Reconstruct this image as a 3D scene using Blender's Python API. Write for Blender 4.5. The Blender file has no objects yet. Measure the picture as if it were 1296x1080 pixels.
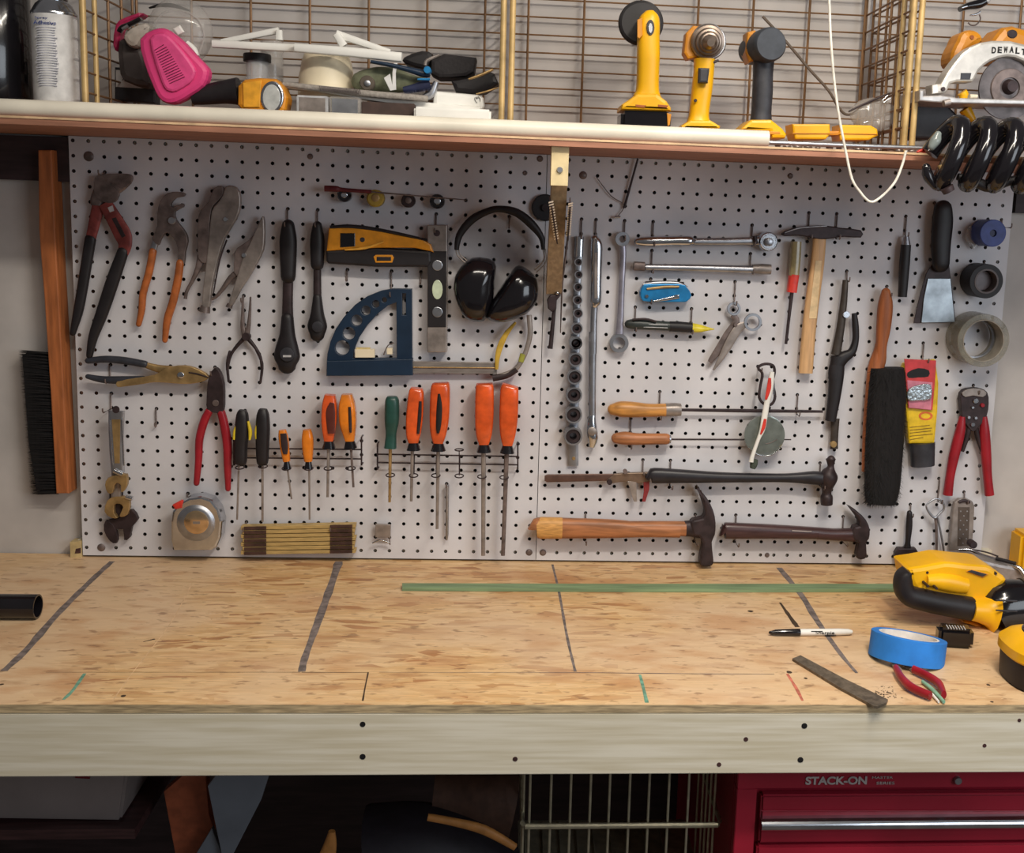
import bpy, bmesh, math, random
from mathutils import Vector, Matrix
random.seed(7)
sc = bpy.context.scene
# ------------------------------------------------------------------ camera
F_PX, CX, CY = 1400.0, 753.291, 476.2
RT = Vector((0.996572, -0.0747151, 0.0355236))
DN = Vector((0.0238755, -0.1513788, -0.9881874))
FW = Vector((0.0792101, 0.9856481, -0.149076))
CAM = Vector((-0.073128, -1.964389, 0.627624))
cd = bpy.data.cameras.new('camera'); cam = bpy.data.objects.new('camera', cd)
sc.collection.objects.link(cam); sc.camera = cam
cd.sensor_width = 36; cd.lens = F_PX / 1296 * 36
cd.shift_x = -(CX - 648) / 1296; cd.shift_y = (CY - 540) / 1296
cd.clip_start = 0.02
m = Matrix((RT, -DN, -FW)).transposed().to_4x4(); m.translation = CAM
cam.matrix_world = m
# ------------------------------------------------------------------ light
w = bpy.data.worlds.new('world'); sc.world = w; w.use_nodes = True
bg = w.node_tree.nodes['Background']; bg.inputs[0].default_value = (1.0, 0.93, 0.90, 1); bg.inputs[1].default_value = 0.11
def area(name, loc, sx, sy, power, col, target):
    l = bpy.data.lights.new(name, 'AREA'); l.shape = 'RECTANGLE'; l.size = sx; l.size_y = sy
    l.energy = power; l.color = col
    o = bpy.data.objects.new(name, l); sc.collection.objects.link(o); o.location = loc
    d = Vector(target) - Vector(loc); o.rotation_euler = d.to_track_quat('-Z', 'Y').to_euler()
area('ceiling_lamp_light', (0.10, -1.25, 1.42), 0.10, 1.20, 18, (1.0, 0.92, 0.80), (0.12, -1.25, 0))
area('ceiling_lamp_light_second', (0.48, -1.25, 1.42), 0.10, 1.20, 18, (1.0, 0.92, 0.80), (0.48, -1.25, 0))
area('room_daylight', (1.65, -2.2, 0.75), 1.2, 1.0, 17, (0.86, 0.93, 1.0), (0.6, -0.4, -0.1))
vs = sc.view_settings
sc.display_settings.display_device = 'sRGB'
vs.view_transform = 'Standard'; vs.look = 'None'; vs.gamma = 1; vs.exposure = 0.0; vs.use_curve_mapping = False
# ------------------------------------------------------------------ measuring helpers
def un(u, v, ax, val):                       # where the sight line of a photo pixel meets the plane axis=val
    d = RT * ((u - CX) / F_PX) + DN * ((v - CY) / F_PX) + FW
    t = (val - CAM[ax]) / d[ax]
    return CAM + d * t
VW = dict(A=(0,160,3.6), B=(160,200,3.857), C=(400,220,3.857), D=(660,190,4.155), E=(660,420,3.6), F=(780,260,4.909),
  G=(980,240,4.5), H=(1080,230,4.32), I=(0,420,3.6), J=(200,440,3.857), K=(430,460,4.154), L=(760,450,3.857),
  M=(1040,430,3.6), N=(960,680,3.857), O=(0,700,2.592), P=(480,700,2.592), Q=(0,0,3.927), R=(250,0,3.24),
  S=(640,0,3.6), T=(960,0,3.857), U=(1150,0,7.71), V=(1150,120,6.75), W=(0,960,2.817), X=(400,960,2.492),
  Y=(880,960,3.115), Z=(0,0,1), b=(670,180,7.714), d=(60,0,5.89), e=(1160,600,8.31), f=(1120,680,4.909),
  g=(1040,100,5.0625), h=(420,40,5.635), i=(560,0,6))
def ip(v, x, y):
    a, b_, s = VW[v]; return a + x / s, b_ + y / s
def wp(v, x, y, Y=-0.014):
    u, w_ = ip(v, x, y); return un(u, w_, 1, Y)
def bp(v, x, y, z=-0.018):
    u, w_ = ip(v, x, y); return un(u, w_, 2, z)
def mpp(p):                                   # metres per photo pixel at a point
    return FW.dot(p - CAM) / F_PX
# ------------------------------------------------------------------ materials
def lin(c):
    c /= 255; return c / 12.92 if c <= .04045 else ((c + .055) / 1.055) ** 2.4
def rgb(r, g, b): return (lin(r), lin(g), lin(b), 1)
MATS = {}
def mat(name, c, rough=.5, metal=0, var=.12, scale=60, bump=0, spec=.5, stretch=None, alpha=1, trans=0, c2=None, coat=0, ior=1.45):
    if name in MATS: return MATS[name]
    m = bpy.data.materials.new(name); m.use_nodes = True; nt = m.node_tree; N = nt.nodes; Lk = nt.links
    p = N['Principled BSDF']; p.inputs['Roughness'].default_value = rough; p.inputs['Metallic'].default_value = metal
    p.inputs['Specular IOR Level'].default_value = spec; p.inputs['Alpha'].default_value = alpha
    p.inputs['Transmission Weight'].default_value = trans; p.inputs['Coat Weight'].default_value = coat; p.inputs['IOR'].default_value = ior
    tc = N.new('ShaderNodeTexCoord'); mp = N.new('ShaderNodeMapping'); Lk.new(tc.outputs['Object'], mp.inputs[0])
    if stretch: mp.inputs['Scale'].default_value = stretch
    no = N.new('ShaderNodeTexNoise'); no.inputs['Scale'].default_value = scale; no.inputs['Detail'].default_value = 4
    Lk.new(mp.outputs[0], no.inputs['Vector'])
    mx = N.new('ShaderNodeMix'); mx.data_type = 'RGBA'
    a = rgb(*c); k = 1 - var
    mx.inputs[6].default_value = rgb(*c2) if c2 else (a[0]*k*.85, a[1]*k*.85, a[2]*k*.85, 1)
    mx.inputs[7].default_value = a if c2 else (min(1,a[0]*(1+var*.5)), min(1,a[1]*(1+var*.5)), min(1,a[2]*(1+var*.5)), 1)
    rp = N.new('ShaderNodeMapRange'); rp.inputs[1].default_value = .35; rp.inputs[2].default_value = .65
    Lk.new(no.outputs[0], rp.inputs[0]); Lk.new(rp.outputs[0], mx.inputs[0]); Lk.new(mx.outputs[2], p.inputs['Base Color'])
    if bump:
        b = N.new('ShaderNodeBump'); b.inputs['Strength'].default_value = bump; b.inputs['Distance'].default_value = .001
        Lk.new(no.outputs[0], b.inputs['Height']); Lk.new(b.outputs[0], p.inputs['Normal'])
    MATS[name] = m; return m
white_wall = mat('white_wall_paint', (196,190,186), .7, var=.05, scale=8, bump=.1)
peg_white = mat('pegboard_white', (212,210,214), .55, var=.04, scale=6)
hardboard = mat('brown_hardboard', (52,36,28), .9)
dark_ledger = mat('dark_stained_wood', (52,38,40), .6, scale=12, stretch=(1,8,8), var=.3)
pine = mat('pale_pine', (220,213,196), .6, var=.10, scale=9, stretch=(.6,8,14), bump=.1, c2=(200,190,166))
shelf_wood = mat('reddish_brown_shelf', (172,120,96), .6, scale=15, stretch=(.6,6,6), var=.2)
bare_edge = mat('bare_ply_edge', (225,190,150), .6, scale=40)
pvc = mat('white_plastic_pipe', (240,232,215), .35, var=.03, scale=10)
gold = mat('brassy_gold_wire', (206,174,118), .4, .2, var=.2, scale=30)
shaded_rustgold = mat('shaded_brass_wire', (138,104,72), .5, .3, var=.2, scale=30)  # rusty brass, darkened to carry the shade on the back wires
steel = mat('brushed_steel', (158,148,142), .40, .5, var=.2, scale=50)
dsteel = mat('dark_worn_steel', (122,108,104), .45, .4, var=.35, scale=50)
osteel = mat('oxidised_dark_steel', (58,46,48), .5, .3, var=.3, scale=60)
chrome = mat('polished_chrome', (205,208,214), .19, 1, var=.06, scale=30)
satin = mat('satin_chrome', (176,178,184), .36, .95, var=.12, scale=40)
brass = mat('yellowed_steel', (190,158,108), .4, .7, var=.25, scale=50)
black = mat('black_rubber', (30,26,29), .5, var=.2, scale=40)
blackgl = mat('glossy_black_plastic', (22,20,24), .16, var=.1, scale=20, coat=.4)
charcoal = mat('charcoal_plastic', (52,52,58), .45, var=.2)
bristle = mat('black_bristle', (18,15,17), .8, var=.4, scale=300, stretch=(1,1,.1))
yellow = mat('tool_yellow', (246,184,20), .35, var=.06, scale=12)
amber = mat('amber_yellow_plastic', (214,140,34), .4, var=.12, scale=20)
orange = mat('translucent_orange_handle', (226,92,38), .25, var=.18, scale=40, coat=.4)
orange2 = mat('golden_orange_handle', (226,128,32), .25, var=.18, scale=40, coat=.4)
handwood = mat('orange_wood_handle', (172,104,52), .45, scale=20, stretch=(8,8,1), var=.25)
hornwood = mat('golden_wood_handle', (200,140,72), .4, scale=18, stretch=(1,8,8), var=.25)
hickory = mat('worn_hickory', (172,112,72), .45, scale=16, stretch=(1,7,10), var=.3)
darkwood = mat('dark_stained_handle', (74,50,50), .3, scale=16, stretch=(1,7,10), var=.3)
palewood = mat('pale_hammer_wood', (214,170,122), .45, scale=14, stretch=(10,8,1), var=.12)
brushwood = mat('reddish_brush_wood', (170,98,56), .5, scale=14, stretch=(10,8,1), var=.2)
red = mat('red_vinyl_grip', (156,30,42), .35, var=.12, scale=30)
redpaint = mat('worn_red_paint', (140,66,62), .45, .3, var=.3, scale=60)
brightred = mat('bright_red_plastic', (214,60,48), .4)
navy = mat('navy_plastic', (26,46,68), .4, var=.1, scale=20)
blue = mat('blue_anodised', (36,130,190), .35, .3)
bluetape = mat('blue_masking_tape', (42,130,220), .7, var=.06, scale=30)
deepblue = mat('deep_blue_tape', (52,70,140), .5)
pink = mat('magenta_filter_plastic', (226,66,128), .45, var=.05, scale=12)
dpink = mat('dark_magenta_slot', (110,14,56), .7)
green = mat('green_painted_strip', (126,150,112), .6, var=.2, scale=30, stretch=(.3,6,6))
dgreen = mat('dark_green_handle', (40,78,70), .35)
grey = mat('grey_plastic', (132,130,132), .5)
lgrey = mat('light_grey_plastic', (190,190,192), .45)
paper = mat('white_paper', (228,226,224), .7, var=.04)
cream = mat('cream_plastic', (240,226,196), .45, var=.04, scale=10)
whitepl = mat('white_plastic', (240,238,232), .4, var=.03, scale=10)
ywood = mat('yellow_painted_wood', (188,158,100), .55, var=.3, scale=40, stretch=(1,8,40))
ink = mat('black_ink', (20,18,20), .6)
darkgap = mat('dark_joint', (70,54,40), .8)
glass = mat('clear_glass', (225,225,225), .06, alpha=.30, var=.02)
clearpl = mat('clear_smoky_plastic', (205,200,195), .12, alpha=.34, var=.1, scale=20, coat=.5)
lens = mat('clear_vial', (208,220,190), .15, var=.05)
toolred = mat('toolbox_red', (156,30,50), .35, var=.08, scale=6)
darkred = mat('toolbox_dark_red', (112,18,32), .35)
binned = mat('grey_bin_plastic', (138,128,126), .6, var=.05, scale=10)
leather = mat('tan_leather', (176,120,62), .6)
khaki = mat('khaki_cloth', (120,124,100), .8, var=.25)
graph = mat('grey_mark', (122,110,106), .9, var=.35, scale=90)
greenmk = mat('green_mark', (112,158,136), .9, var=.25, scale=120)
redmk = mat('red_mark', (196,112,92), .9, var=.25, scale=120)
sheetm = mat('grey_painted_sheet', (112,118,128), .5, var=.1, scale=12)
floor_m = mat('grey_concrete', (96,90,86), .85, var=.2, scale=8, bump=.3)
def osb_mat():
    m = bpy.data.materials.new('oriented_strand_board'); m.use_nodes = True; nt = m.node_tree; N = nt.nodes; L = nt.links
    p = N['Principled BSDF']; p.inputs['Roughness'].default_value = .42; p.inputs['Specular IOR Level'].default_value = .4
    tc = N.new('ShaderNodeTexCoord'); cols = []
    last = None
    for k, (ang, sx, sy, dens) in enumerate([(.25, 16, 60, 0), (-.5, 20, 80, .50), (.9, 24, 70, .58), (.05, 18, 90, .60)]):
        wn = N.new('ShaderNodeTexNoise'); wn.inputs['Scale'].default_value = 5; wn.inputs['Detail'].default_value = 3
        L.new(tc.outputs['Object'], wn.inputs['Vector'])
        sv = N.new('ShaderNodeVectorMath'); sv.operation = 'SCALE'; sv.inputs[3].default_value = .05
        L.new(wn.outputs['Color'], sv.inputs[0])
        ad = N.new('ShaderNodeVectorMath'); ad.operation = 'ADD'; L.new(tc.outputs['Object'], ad.inputs[0]); L.new(sv.outputs[0], ad.inputs[1])
        mp = N.new('ShaderNodeMapping'); mp.inputs['Rotation'].default_value = (0, 0, ang); mp.inputs['Scale'].default_value = (sx, sy, 1)
        mp.inputs['Location'].default_value = (k*3.1, k*1.7, 0)
        L.new(ad.outputs[0], mp.inputs[0])
        vo = N.new('ShaderNodeTexVoronoi'); vo.inputs['Scale'].default_value = 1; L.new(mp.outputs[0], vo.inputs['Vector'])
        sp = N.new('ShaderNodeSeparateColor'); L.new(vo.outputs['Color'], sp.inputs[0])
        cr = N.new('ShaderNodeValToRGB'); cr.color_ramp.interpolation = 'LINEAR'
        e = cr.color_ramp.elements; e[0].position = 0; e[0].color = rgb(204,162,112); e[1].position = 1; e[1].color = rgb(226,190,142)
        x = e.new(.16); x.color = rgb(211,170,118); x = e.new(.5); x.color = rgb(218,180,130); x = e.new(.03); x.color = rgb(172,122,78)
        L.new(sp.outputs[0], cr.inputs[0])
        # grain inside strand
        gn = N.new('ShaderNodeTexNoise'); gn.inputs['Scale'].default_value = 1.2; gn.inputs['Detail'].default_value = 6
        mg = N.new('ShaderNodeMapping'); mg.inputs['Rotation'].default_value = (0, 0, ang); mg.inputs['Scale'].default_value = (20, 220, 1)
        L.new(tc.outputs['Object'], mg.inputs[0]); L.new(mg.outputs[0], gn.inputs['Vector'])
        mr = N.new('ShaderNodeMapRange'); mr.inputs[1].default_value = .3; mr.inputs[2].default_value = .7; mr.inputs[3].default_value = .80; mr.inputs[4].default_value = 1.08
        L.new(gn.outputs[0], mr.inputs[0])
        mu = N.new('ShaderNodeVectorMath'); mu.operation = 'SCALE'; L.new(cr.outputs[0], mu.inputs[0]); L.new(mr.outputs[0], mu.inputs[3])
        if last is None: last = mu.outputs[0]
        else:
            gt = N.new('ShaderNodeMapRange'); gt.inputs[1].default_value = dens; gt.inputs[2].default_value = dens + .03; L.new(sp.outputs[1], gt.inputs[0])
            mx = N.new('ShaderNodeMix'); mx.data_type = 'RGBA'; L.new(gt.outputs[0], mx.inputs[0]); L.new(last, mx.inputs[6]); L.new(mu.outputs[0], mx.inputs[7]); last = mx.outputs[2]
    # worn / dirty patches and small dark specks
    def over(scale, lo, hi, col, amt, detail=4, st=(1,1,1)):
        nonlocal last
        n = N.new('ShaderNodeTexNoise'); n.inputs['Scale'].default_value = scale; n.inputs['Detail'].default_value = detail
        mm = N.new('ShaderNodeMapping'); mm.inputs['Scale'].default_value = st; mm.inputs['Rotation'].default_value = (0,0,.4)
        L.new(tc.outputs['Object'], mm.inputs[0]); L.new(mm.outputs[0], n.inputs['Vector'])
        r = N.new('ShaderNodeMapRange'); r.inputs[1].default_value = lo; r.inputs[2].default_value = hi; r.inputs[4].default_value = amt
        L.new(n.outputs[0], r.inputs[0])
        mx = N.new('ShaderNodeMix'); mx.data_type = 'RGBA'; L.new(r.outputs[0], mx.inputs[0]); L.new(last, mx.inputs[6]); mx.inputs[7].default_value = rgb(*col); last = mx.outputs[2]
    over(2.6, .46, .60, (216,186,152), .75)
    over(5.5, .56, .70, (178,128,86), .5, 6, (1,1.6,1))
    over(9.0, .54, .68, (186,134,88), .55, 6, (1,2.2,1))
    over(16, .58, .72, (158,112,74), .5, 6, (1,2.6,1))
    over(40, .60, .70, (120,84,58), .6, 5, (1,2.2,1))
    L.new(last, p.inputs['Base Color'])
    b = N.new('ShaderNodeBump'); b.inputs['Strength'].default_value = .12; b.inputs['Distance'].default_value = .001; L.new(last, b.inputs['Height']); L.new(b.outputs[0], p.inputs['Normal'])
    return m
osb = osb_mat()
osb_edge = mat('strand_board_edge', (186,164,128), .7, var=.35, scale=60, stretch=(.5,1,6))
# ------------------------------------------------------------------ scene graph helpers
COL = sc.collection
TH = []
def thing(name, label, cat, group=None):
    o = bpy.data.objects.new(name, None); COL.objects.link(o); o.empty_display_size = .02
    o['label'] = label; o['category'] = cat
    if group: o['group'] = group
    TH.append(o); return o
def tag(o, label=None, cat=None, group=None, kind=None):
    if label: o['label'] = label
    if cat: o['category'] = cat
    if group: o['group'] = group
    if kind: o['kind'] = kind
    if o.parent is None: TH.append(o)
    return o
class G:                                       # collects shapes that make up ONE mesh
    def __init__(s): s.v = []; s.f = []; s.mi = []; s.sm = []
    def add(s, v, f, mi=0, smooth=False):
        n = len(s.v); s.v += [tuple(a) for a in v]
        for q in f: s.f.append([n + i for i in q]); s.mi.append(mi); s.sm.append(smooth)
        return s
    def box(s, x0, x1, y0, y1, z0, z1, mi=0):
        v = [(x, y, z) for x in (x0, x1) for y in (y0, y1) for z in (z0, z1)]
        return s.add(v, [(0,1,3,2),(4,6,7,5),(0,4,5,1),(2,3,7,6),(0,2,6,4),(1,5,7,3)], mi)
    def sweep(s, pts, secs, mi=0, seg=12, e=2.0, up=Vector((0,1,0)), cap=True, closed=False):
        """pts 3D centres; secs (half width, half depth) per point; depth measured along up"""
        n = len(pts); V = []
        for i, p in enumerate(pts):
            a = pts[(i-1) % n] if closed else pts[max(0, i-1)]
            b = pts[(i+1) % n] if closed else pts[min(n-1, i+1)]
            t = (b - a)
            if t.length < 1e-9: t = Vector((1,0,0))
            t.normalize(); u = up - t * up.dot(t)
            if u.length < .05:
                q = Vector((1,0,0)) if abs(t.x) < .9 else Vector((0,0,1)); u = q - t * q.dot(t)
            u.normalize(); w_ = t.cross(u)
            hw, hd = secs[i]
            for k in range(seg):
                th = 2*math.pi*(k+.5)/seg; c, sn = math.cos(th), math.sin(th)
                c2 = math.copysign(abs(c)**(2/e), c); s2 = math.copysign(abs(sn)**(2/e), sn)
                V.append(p + w_*hw*c2 + u*hd*s2)
        Fs = []
        for i in range(n if closed else n-1):
            j = (i+1) % n
            for k in range(seg):
                l = (k+1) % seg; Fs.append((i*seg+k, i*seg+l, j*seg+l, j*seg+k))
        if cap and not closed:
            Fs.append(tuple(range(seg-1, -1, -1))); Fs.append(tuple((n-1)*seg + k for k in range(seg)))
        return s.add(V, Fs, mi, True)
    def tube(s, pts, r, mi=0, seg=8, smooth=3, closed=False, up=Vector((0,1,0))):
        pts = [Vector(p) for p in pts]
        if smooth: pts = cr3(pts, smooth, closed)
        return s.sweep(pts, [(r, r)] * len(pts), mi, seg, closed=closed, up=up)
    def lathe(s, p0, p1, prof, mi=0, seg=24, e=2.0, sq=1.0):
        """prof: (t along p0->p1 0..1, radius metres)"""
        p0, p1 = Vector(p0), Vector(p1); d = p1 - p0
        pts = []; secs = []
        ax = d.normalized(); up = Vector((0,1,0)) if abs(ax.y) < .8 else Vector((0,0,1))
        u = (up - ax*up.dot(ax)).normalized(); w_ = ax.cross(u); V = []
        for t, r in prof:
            c = p0 + d*t; r = max(r, 1e-5)
            for k in range(seg):
                th = 2*math.pi*k/seg; cc, sn = math.cos(th), math.sin(th)
                c2 = math.copysign(abs(cc)**(2/e), cc); s2 = math.copysign(abs(sn)**(2/e), sn)
                V.append(c + w_*r*c2 + u*r*s2*sq)
        n = len(prof); Fs = []
        for i in range(n-1):
            for k in range(seg):
                l = (k+1) % seg; Fs.append((i*seg+k, i*seg+l, (i+1)*seg+l, (i+1)*seg+k))
        Fs.append(tuple(range(seg-1, -1, -1))); Fs.append(tuple((n-1)*seg + k for k in range(seg)))
        return s.add(V, Fs, mi, True)
    def flat(s, outs, origin, ex, ey, t, mi=0, bev=.0006, holes=()):
        """extruded outline(s); points 2D in the frame origin/ex/ey; thickness t along -(ex x ey) side symmetric"""
        cu = bpy.data.curves.new('tmp', 'CURVE'); cu.dimensions = '2D'; cu.fill_mode = 'BOTH'
        bev = min(bev, t*.45)
        cu.extrude = max(t/2 - bev, 1e-5); cu.bevel_depth = bev; cu.bevel_resolution = 1; cu.offset = -bev
        for o in [outs] + list(holes):
            sp = cu.splines.new('POLY'); sp.points.add(len(o)-1); sp.use_cyclic_u = True
            for i, q in enumerate(o): sp.points[i].co = (q[0], q[1], 0, 1)
        ob = bpy.data.objects.new('tmp', cu); me = bpy.data.meshes.new_from_object(ob)
        ez = ex.cross(ey)
        V = [origin + ex*v.co.x + ey*v.co.y + ez*v.co.z for v in me.vertices]
        Fs = [tuple(p.vertices) for p in me.polygons]
        bpy.data.objects.remove(ob); bpy.data.meshes.remove(me); bpy.data.curves.remove(cu)
        return s.add(V, Fs, mi)
    # shapes measured on the photo, built on a plane parallel to the wall (Y) or to the bench (z)
    def plate(s, v, pts, Y=-.014, t=.004, mi=0, bev=.0006, holes=(), smooth=0):
        """front face at Y, thickness t away from viewer"""
        q = [wp(v, x, y, Y) for x, y in pts]
        if smooth: q = cr3(q, smooth, True)
        hs = [[(a.x, a.z) for a in (wp(v, x, y, Y) for x, y in h)] for h in holes]
        return s.flat([(a.x, a.z) for a in q], Vector((0, Y + t/2, 0)), Vector((1,0,0)), Vector((0,0,1)), t, mi, bev, hs)
    def slab(s, v, pts, z=-.018, t=.004, mi=0, bev=.0004, smooth=0):
        """bottom at z, lying on a horizontal plane"""
        q = [bp(v, x, y, z + t) for x, y in pts]
        if smooth: q = cr3(q, smooth, True)
        return s.flat([(a.x, a.y) for a in q], Vector((0, 0, z + t/2)), Vector((1,0,0)), Vector((0,1,0)), t, mi, bev)
    def stroke(s, v, pts, Y=-.014, d=None, mi=0, e=2.4, seg=14, sm=4, rnd=False, flatten=None):
        """pts (x, y, width) in view pixels; d = depth in metres (None: as deep as wide)"""
        sc_ = VW[v][2]; P = []; W_ = []
        for i, q in enumerate(pts):
            yy = Y[i] if isinstance(Y, (list, tuple)) else Y
            p = wp(v, q[0], q[1], yy); P.append(p); W_.append(q[2] / sc_ * mpp(p) / 2)
        D_ = [(x if d is None else min(d/2, max(x, d/2 * .6))) for x in W_]
        if flatten: D_ = [x*flatten for x in W_]
        if sm: P, W_, D_ = crn(P, W_, D_, sm)
        if rnd:
            for end in (0, -1):
                a, b = (P[0], P[1]) if end == 0 else (P[-1], P[-2])
                dr = (a - b).normalized(); r = W_[end]; dd = D_[end]
                ex = [(a + dr*r*math.sin(k), r*math.cos(k), dd*math.cos(k)) for k in (.5, .95, 1.3, 1.5)]
                if end == 0:
                    for pp, ww, d2 in ex: P.insert(0, pp); W_.insert(0, ww); D_.insert(0, d2)
                else:
                    for pp, ww, d2 in ex: P.append(pp); W_.append(ww); D_.append(d2)
        return s.sweep(P, list(zip(W_, D_)), mi, seg, e)
    def disc(s, v, c, r, Y0, Y1, mi=0, prof=None, seg=32, hole=0):
        """round thing whose axis is square to the wall, r in view pixels, front at Y0"""
        a = wp(v, c[0], c[1], Y0); R_ = r / VW[v][2] * mpp(a); b = Vector((a.x, Y1, a.z))
        if hole:
            h = hole / VW[v][2] * mpp(a)
            return s.ring(a, b, R_, h, mi, seg)
        pr = [(t, q*R_) for t, q in (prof or [(0, .001), (0, .9), (.08, 1), (1, 1), (1, .001)])]
        return s.lathe(a, b, pr, mi, seg)
    def ring(s, a, b, R_, h, mi=0, seg=40):
        a, b = Vector(a), Vector(b); ax = (b-a).normalized(); up = Vector((0,0,1)) if abs(ax.z) < .8 else Vector((0,1,0))
        u = (up - ax*up.dot(ax)).normalized(); w_ = ax.cross(u); V = []
        c = (R_-h)*.06
        pr = [(a, h), (a, R_-c), (a+ax*c, R_), (b-ax*c, R_), (b, R_-c), (b, h)]
        for q, r in pr:
            for k in range(seg):
                th = 2*math.pi*k/seg; V.append(q + w_*r*math.cos(th) + u*r*math.sin(th))
        Fs = []
        for i in range(6):
            j = (i+1) % 6
            for k in range(seg):
                l = (k+1) % seg; Fs.append((i*seg+k, i*seg+l, j*seg+l, j*seg+k))
        return s.add(V, Fs, mi, True)
    def sphere(s, c, r, mi=0, sx=1, sy=1, sz=1, n=10):
        V = []; Fs = []; m_ = n*2
        for i in range(n+1):
            ph = math.pi*i/n
            for k in range(m_):
                th = 2*math.pi*k/m_
                V.append((c[0]+r*sx*math.sin(ph)*math.cos(th), c[1]+r*sy*math.sin(ph)*math.sin(th), c[2]+r*sz*math.cos(ph)))
        for i in range(n):
            for k in range(m_):
                l = (k+1) % m_; Fs.append((i*m_+k, i*m_+l, (i+1)*m_+l, (i+1)*m_+k))
        return s.add(V, Fs, mi, True)
    def text(s, txt, p, h, ex=Vector((1,0,0)), ey=Vector((0,0,1)), t=.0006, mi=0, bold=0, wid=None):
        cu = bpy.data.curves.new('tmp', 'FONT'); cu.body = txt; cu.size = 1; cu.align_x = 'CENTER'; cu.align_y = 'CENTER'
        cu.extrude = .02; cu.offset = bold
        ob = bpy.data.objects.new('tmp', cu); me = bpy.data.meshes.new_from_object(ob)
        ys = [v.co.y for v in me.vertices]; xs = [v.co.x for v in me.vertices]
        k = h / (max(ys)-min(ys)); kx = k if wid is None else wid / (max(xs)-min(xs))
        my = (max(ys)+min(ys))/2; mx_ = (max(xs)+min(xs))/2
        ez = ex.cross(ey).normalized()
        V = [Vector(p) + ex*(v.co.x-mx_)*kx + ey*(v.co.y-my)*k + ez*(t/2 if v.co.z > 0 else -t/2) for v in me.vertices]
        Fs = [tuple(q.vertices) for q in me.polygons]
        bpy.data.objects.remove(ob); bpy.data.meshes.remove(me); bpy.data.curves.remove(cu)
        return s.add(V, Fs, mi)
    def make(s, name, mats, parent=None, label=None, bevel=0):
        me = bpy.data.meshes.new(name); me.from_pydata(s.v, [], s.f)
        if not isinstance(mats, (list, tuple)): mats = [mats]
        for m_ in mats: me.materials.append(m_)
        me.polygons.foreach_set('material_index', s.mi); me.polygons.foreach_set('use_smooth', s.sm)
        bm = bmesh.new(); bm.from_mesh(me)
        bmesh.ops.recalc_face_normals(bm, faces=bm.faces)
        if bevel:
            ed = [e_ for e_ in bm.edges if len(e_.link_faces) == 2 and e_.calc_face_angle(0) > .6]
            bmesh.ops.bevel(bm, geom=ed, offset=bevel, segments=2, affect='EDGES', clamp_overlap=True)
        for e_ in bm.edges:
            if len(e_.link_faces) == 2 and e_.calc_face_angle(0) > .7: e_.smooth = False
        bm.to_mesh(me); bm.free(); me.update()
        o = bpy.data.objects.new(name, me); COL.objects.link(o)
        if parent: o.parent = parent
        if label: o['label'] = label
        return o
def cr3(P, k=4, closed=False):
    n = len(P); out = []
    if n < 3: return P
    rng = n if closed else n-1
    for i in range(rng):
        p0 = P[(i-1) % n] if closed else P[max(i-1, 0)]; p1 = P[i]
        p2 = P[(i+1) % n]; p3 = P[(i+2) % n] if closed else P[min(i+2, n-1)]
        for j in range(k):
            t = j/k; out.append(.5*((2*p1) + (p2-p0)*t + (2*p0-5*p1+4*p2-p3)*t*t + (3*p1-p0-3*p2+p3)*t**3))
    if not closed: out.append(P[-1])
    return out
def crn(P, A, B, k):
    if len(P) < 3: return P, A, B
    Q = cr3(P, k); V2 = cr3([Vector((a, b, 0)) for a, b in zip(A, B)], k)
    return Q, [max(v.x, 1e-5) for v in V2], [max(v.y, 1e-5) for v in V2]
def S(name, mt, par, v, pts, Y=-.014, d=None, label=None, **k): return G().stroke(v, pts, Y, d, **k).make(name, mt, par, label)
def PLT(name, mt, par, v, pts, Y=-.014, t=.004, label=None, **k): return G().plate(v, pts, Y, t, **k).make(name, mt, par, label)
def circ(x, y, r, n=16, ry=None): return [(x + r*math.cos(2*math.pi*i/n), y + (ry or r)*math.sin(2*math.pi*i/n)) for i in range(n)]
# ================================================================== THE SETTING
BZ = -0.018                                   # bench top
FLOOR = BZ - 0.93
WALL = 0.022
tag(G().box(-2.2, 2.2, WALL, WALL+.1, FLOOR, 1.5).make('wall_back', white_wall), kind='structure')
tag(G().box(-2.2, 2.2, -3.6, WALL+.1, FLOOR-.08, FLOOR).make('floor', floor_m), kind='structure')
# ledger boards behind the pegboard ends
zl0 = wp('A', 100, 245, .01).z
tag(G().box(-1.25, -.80, .002, WALL, zl0, .716).make('trim_1', dark_ledger), kind='structure')
zr = wp('H', 900, 172, .01)
tag(G().box(wp('H', 880, 100, .01).x, 1.3, .002, WALL, zr.z, .716).make('trim_2', dark_ledger), kind='structure')
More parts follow.
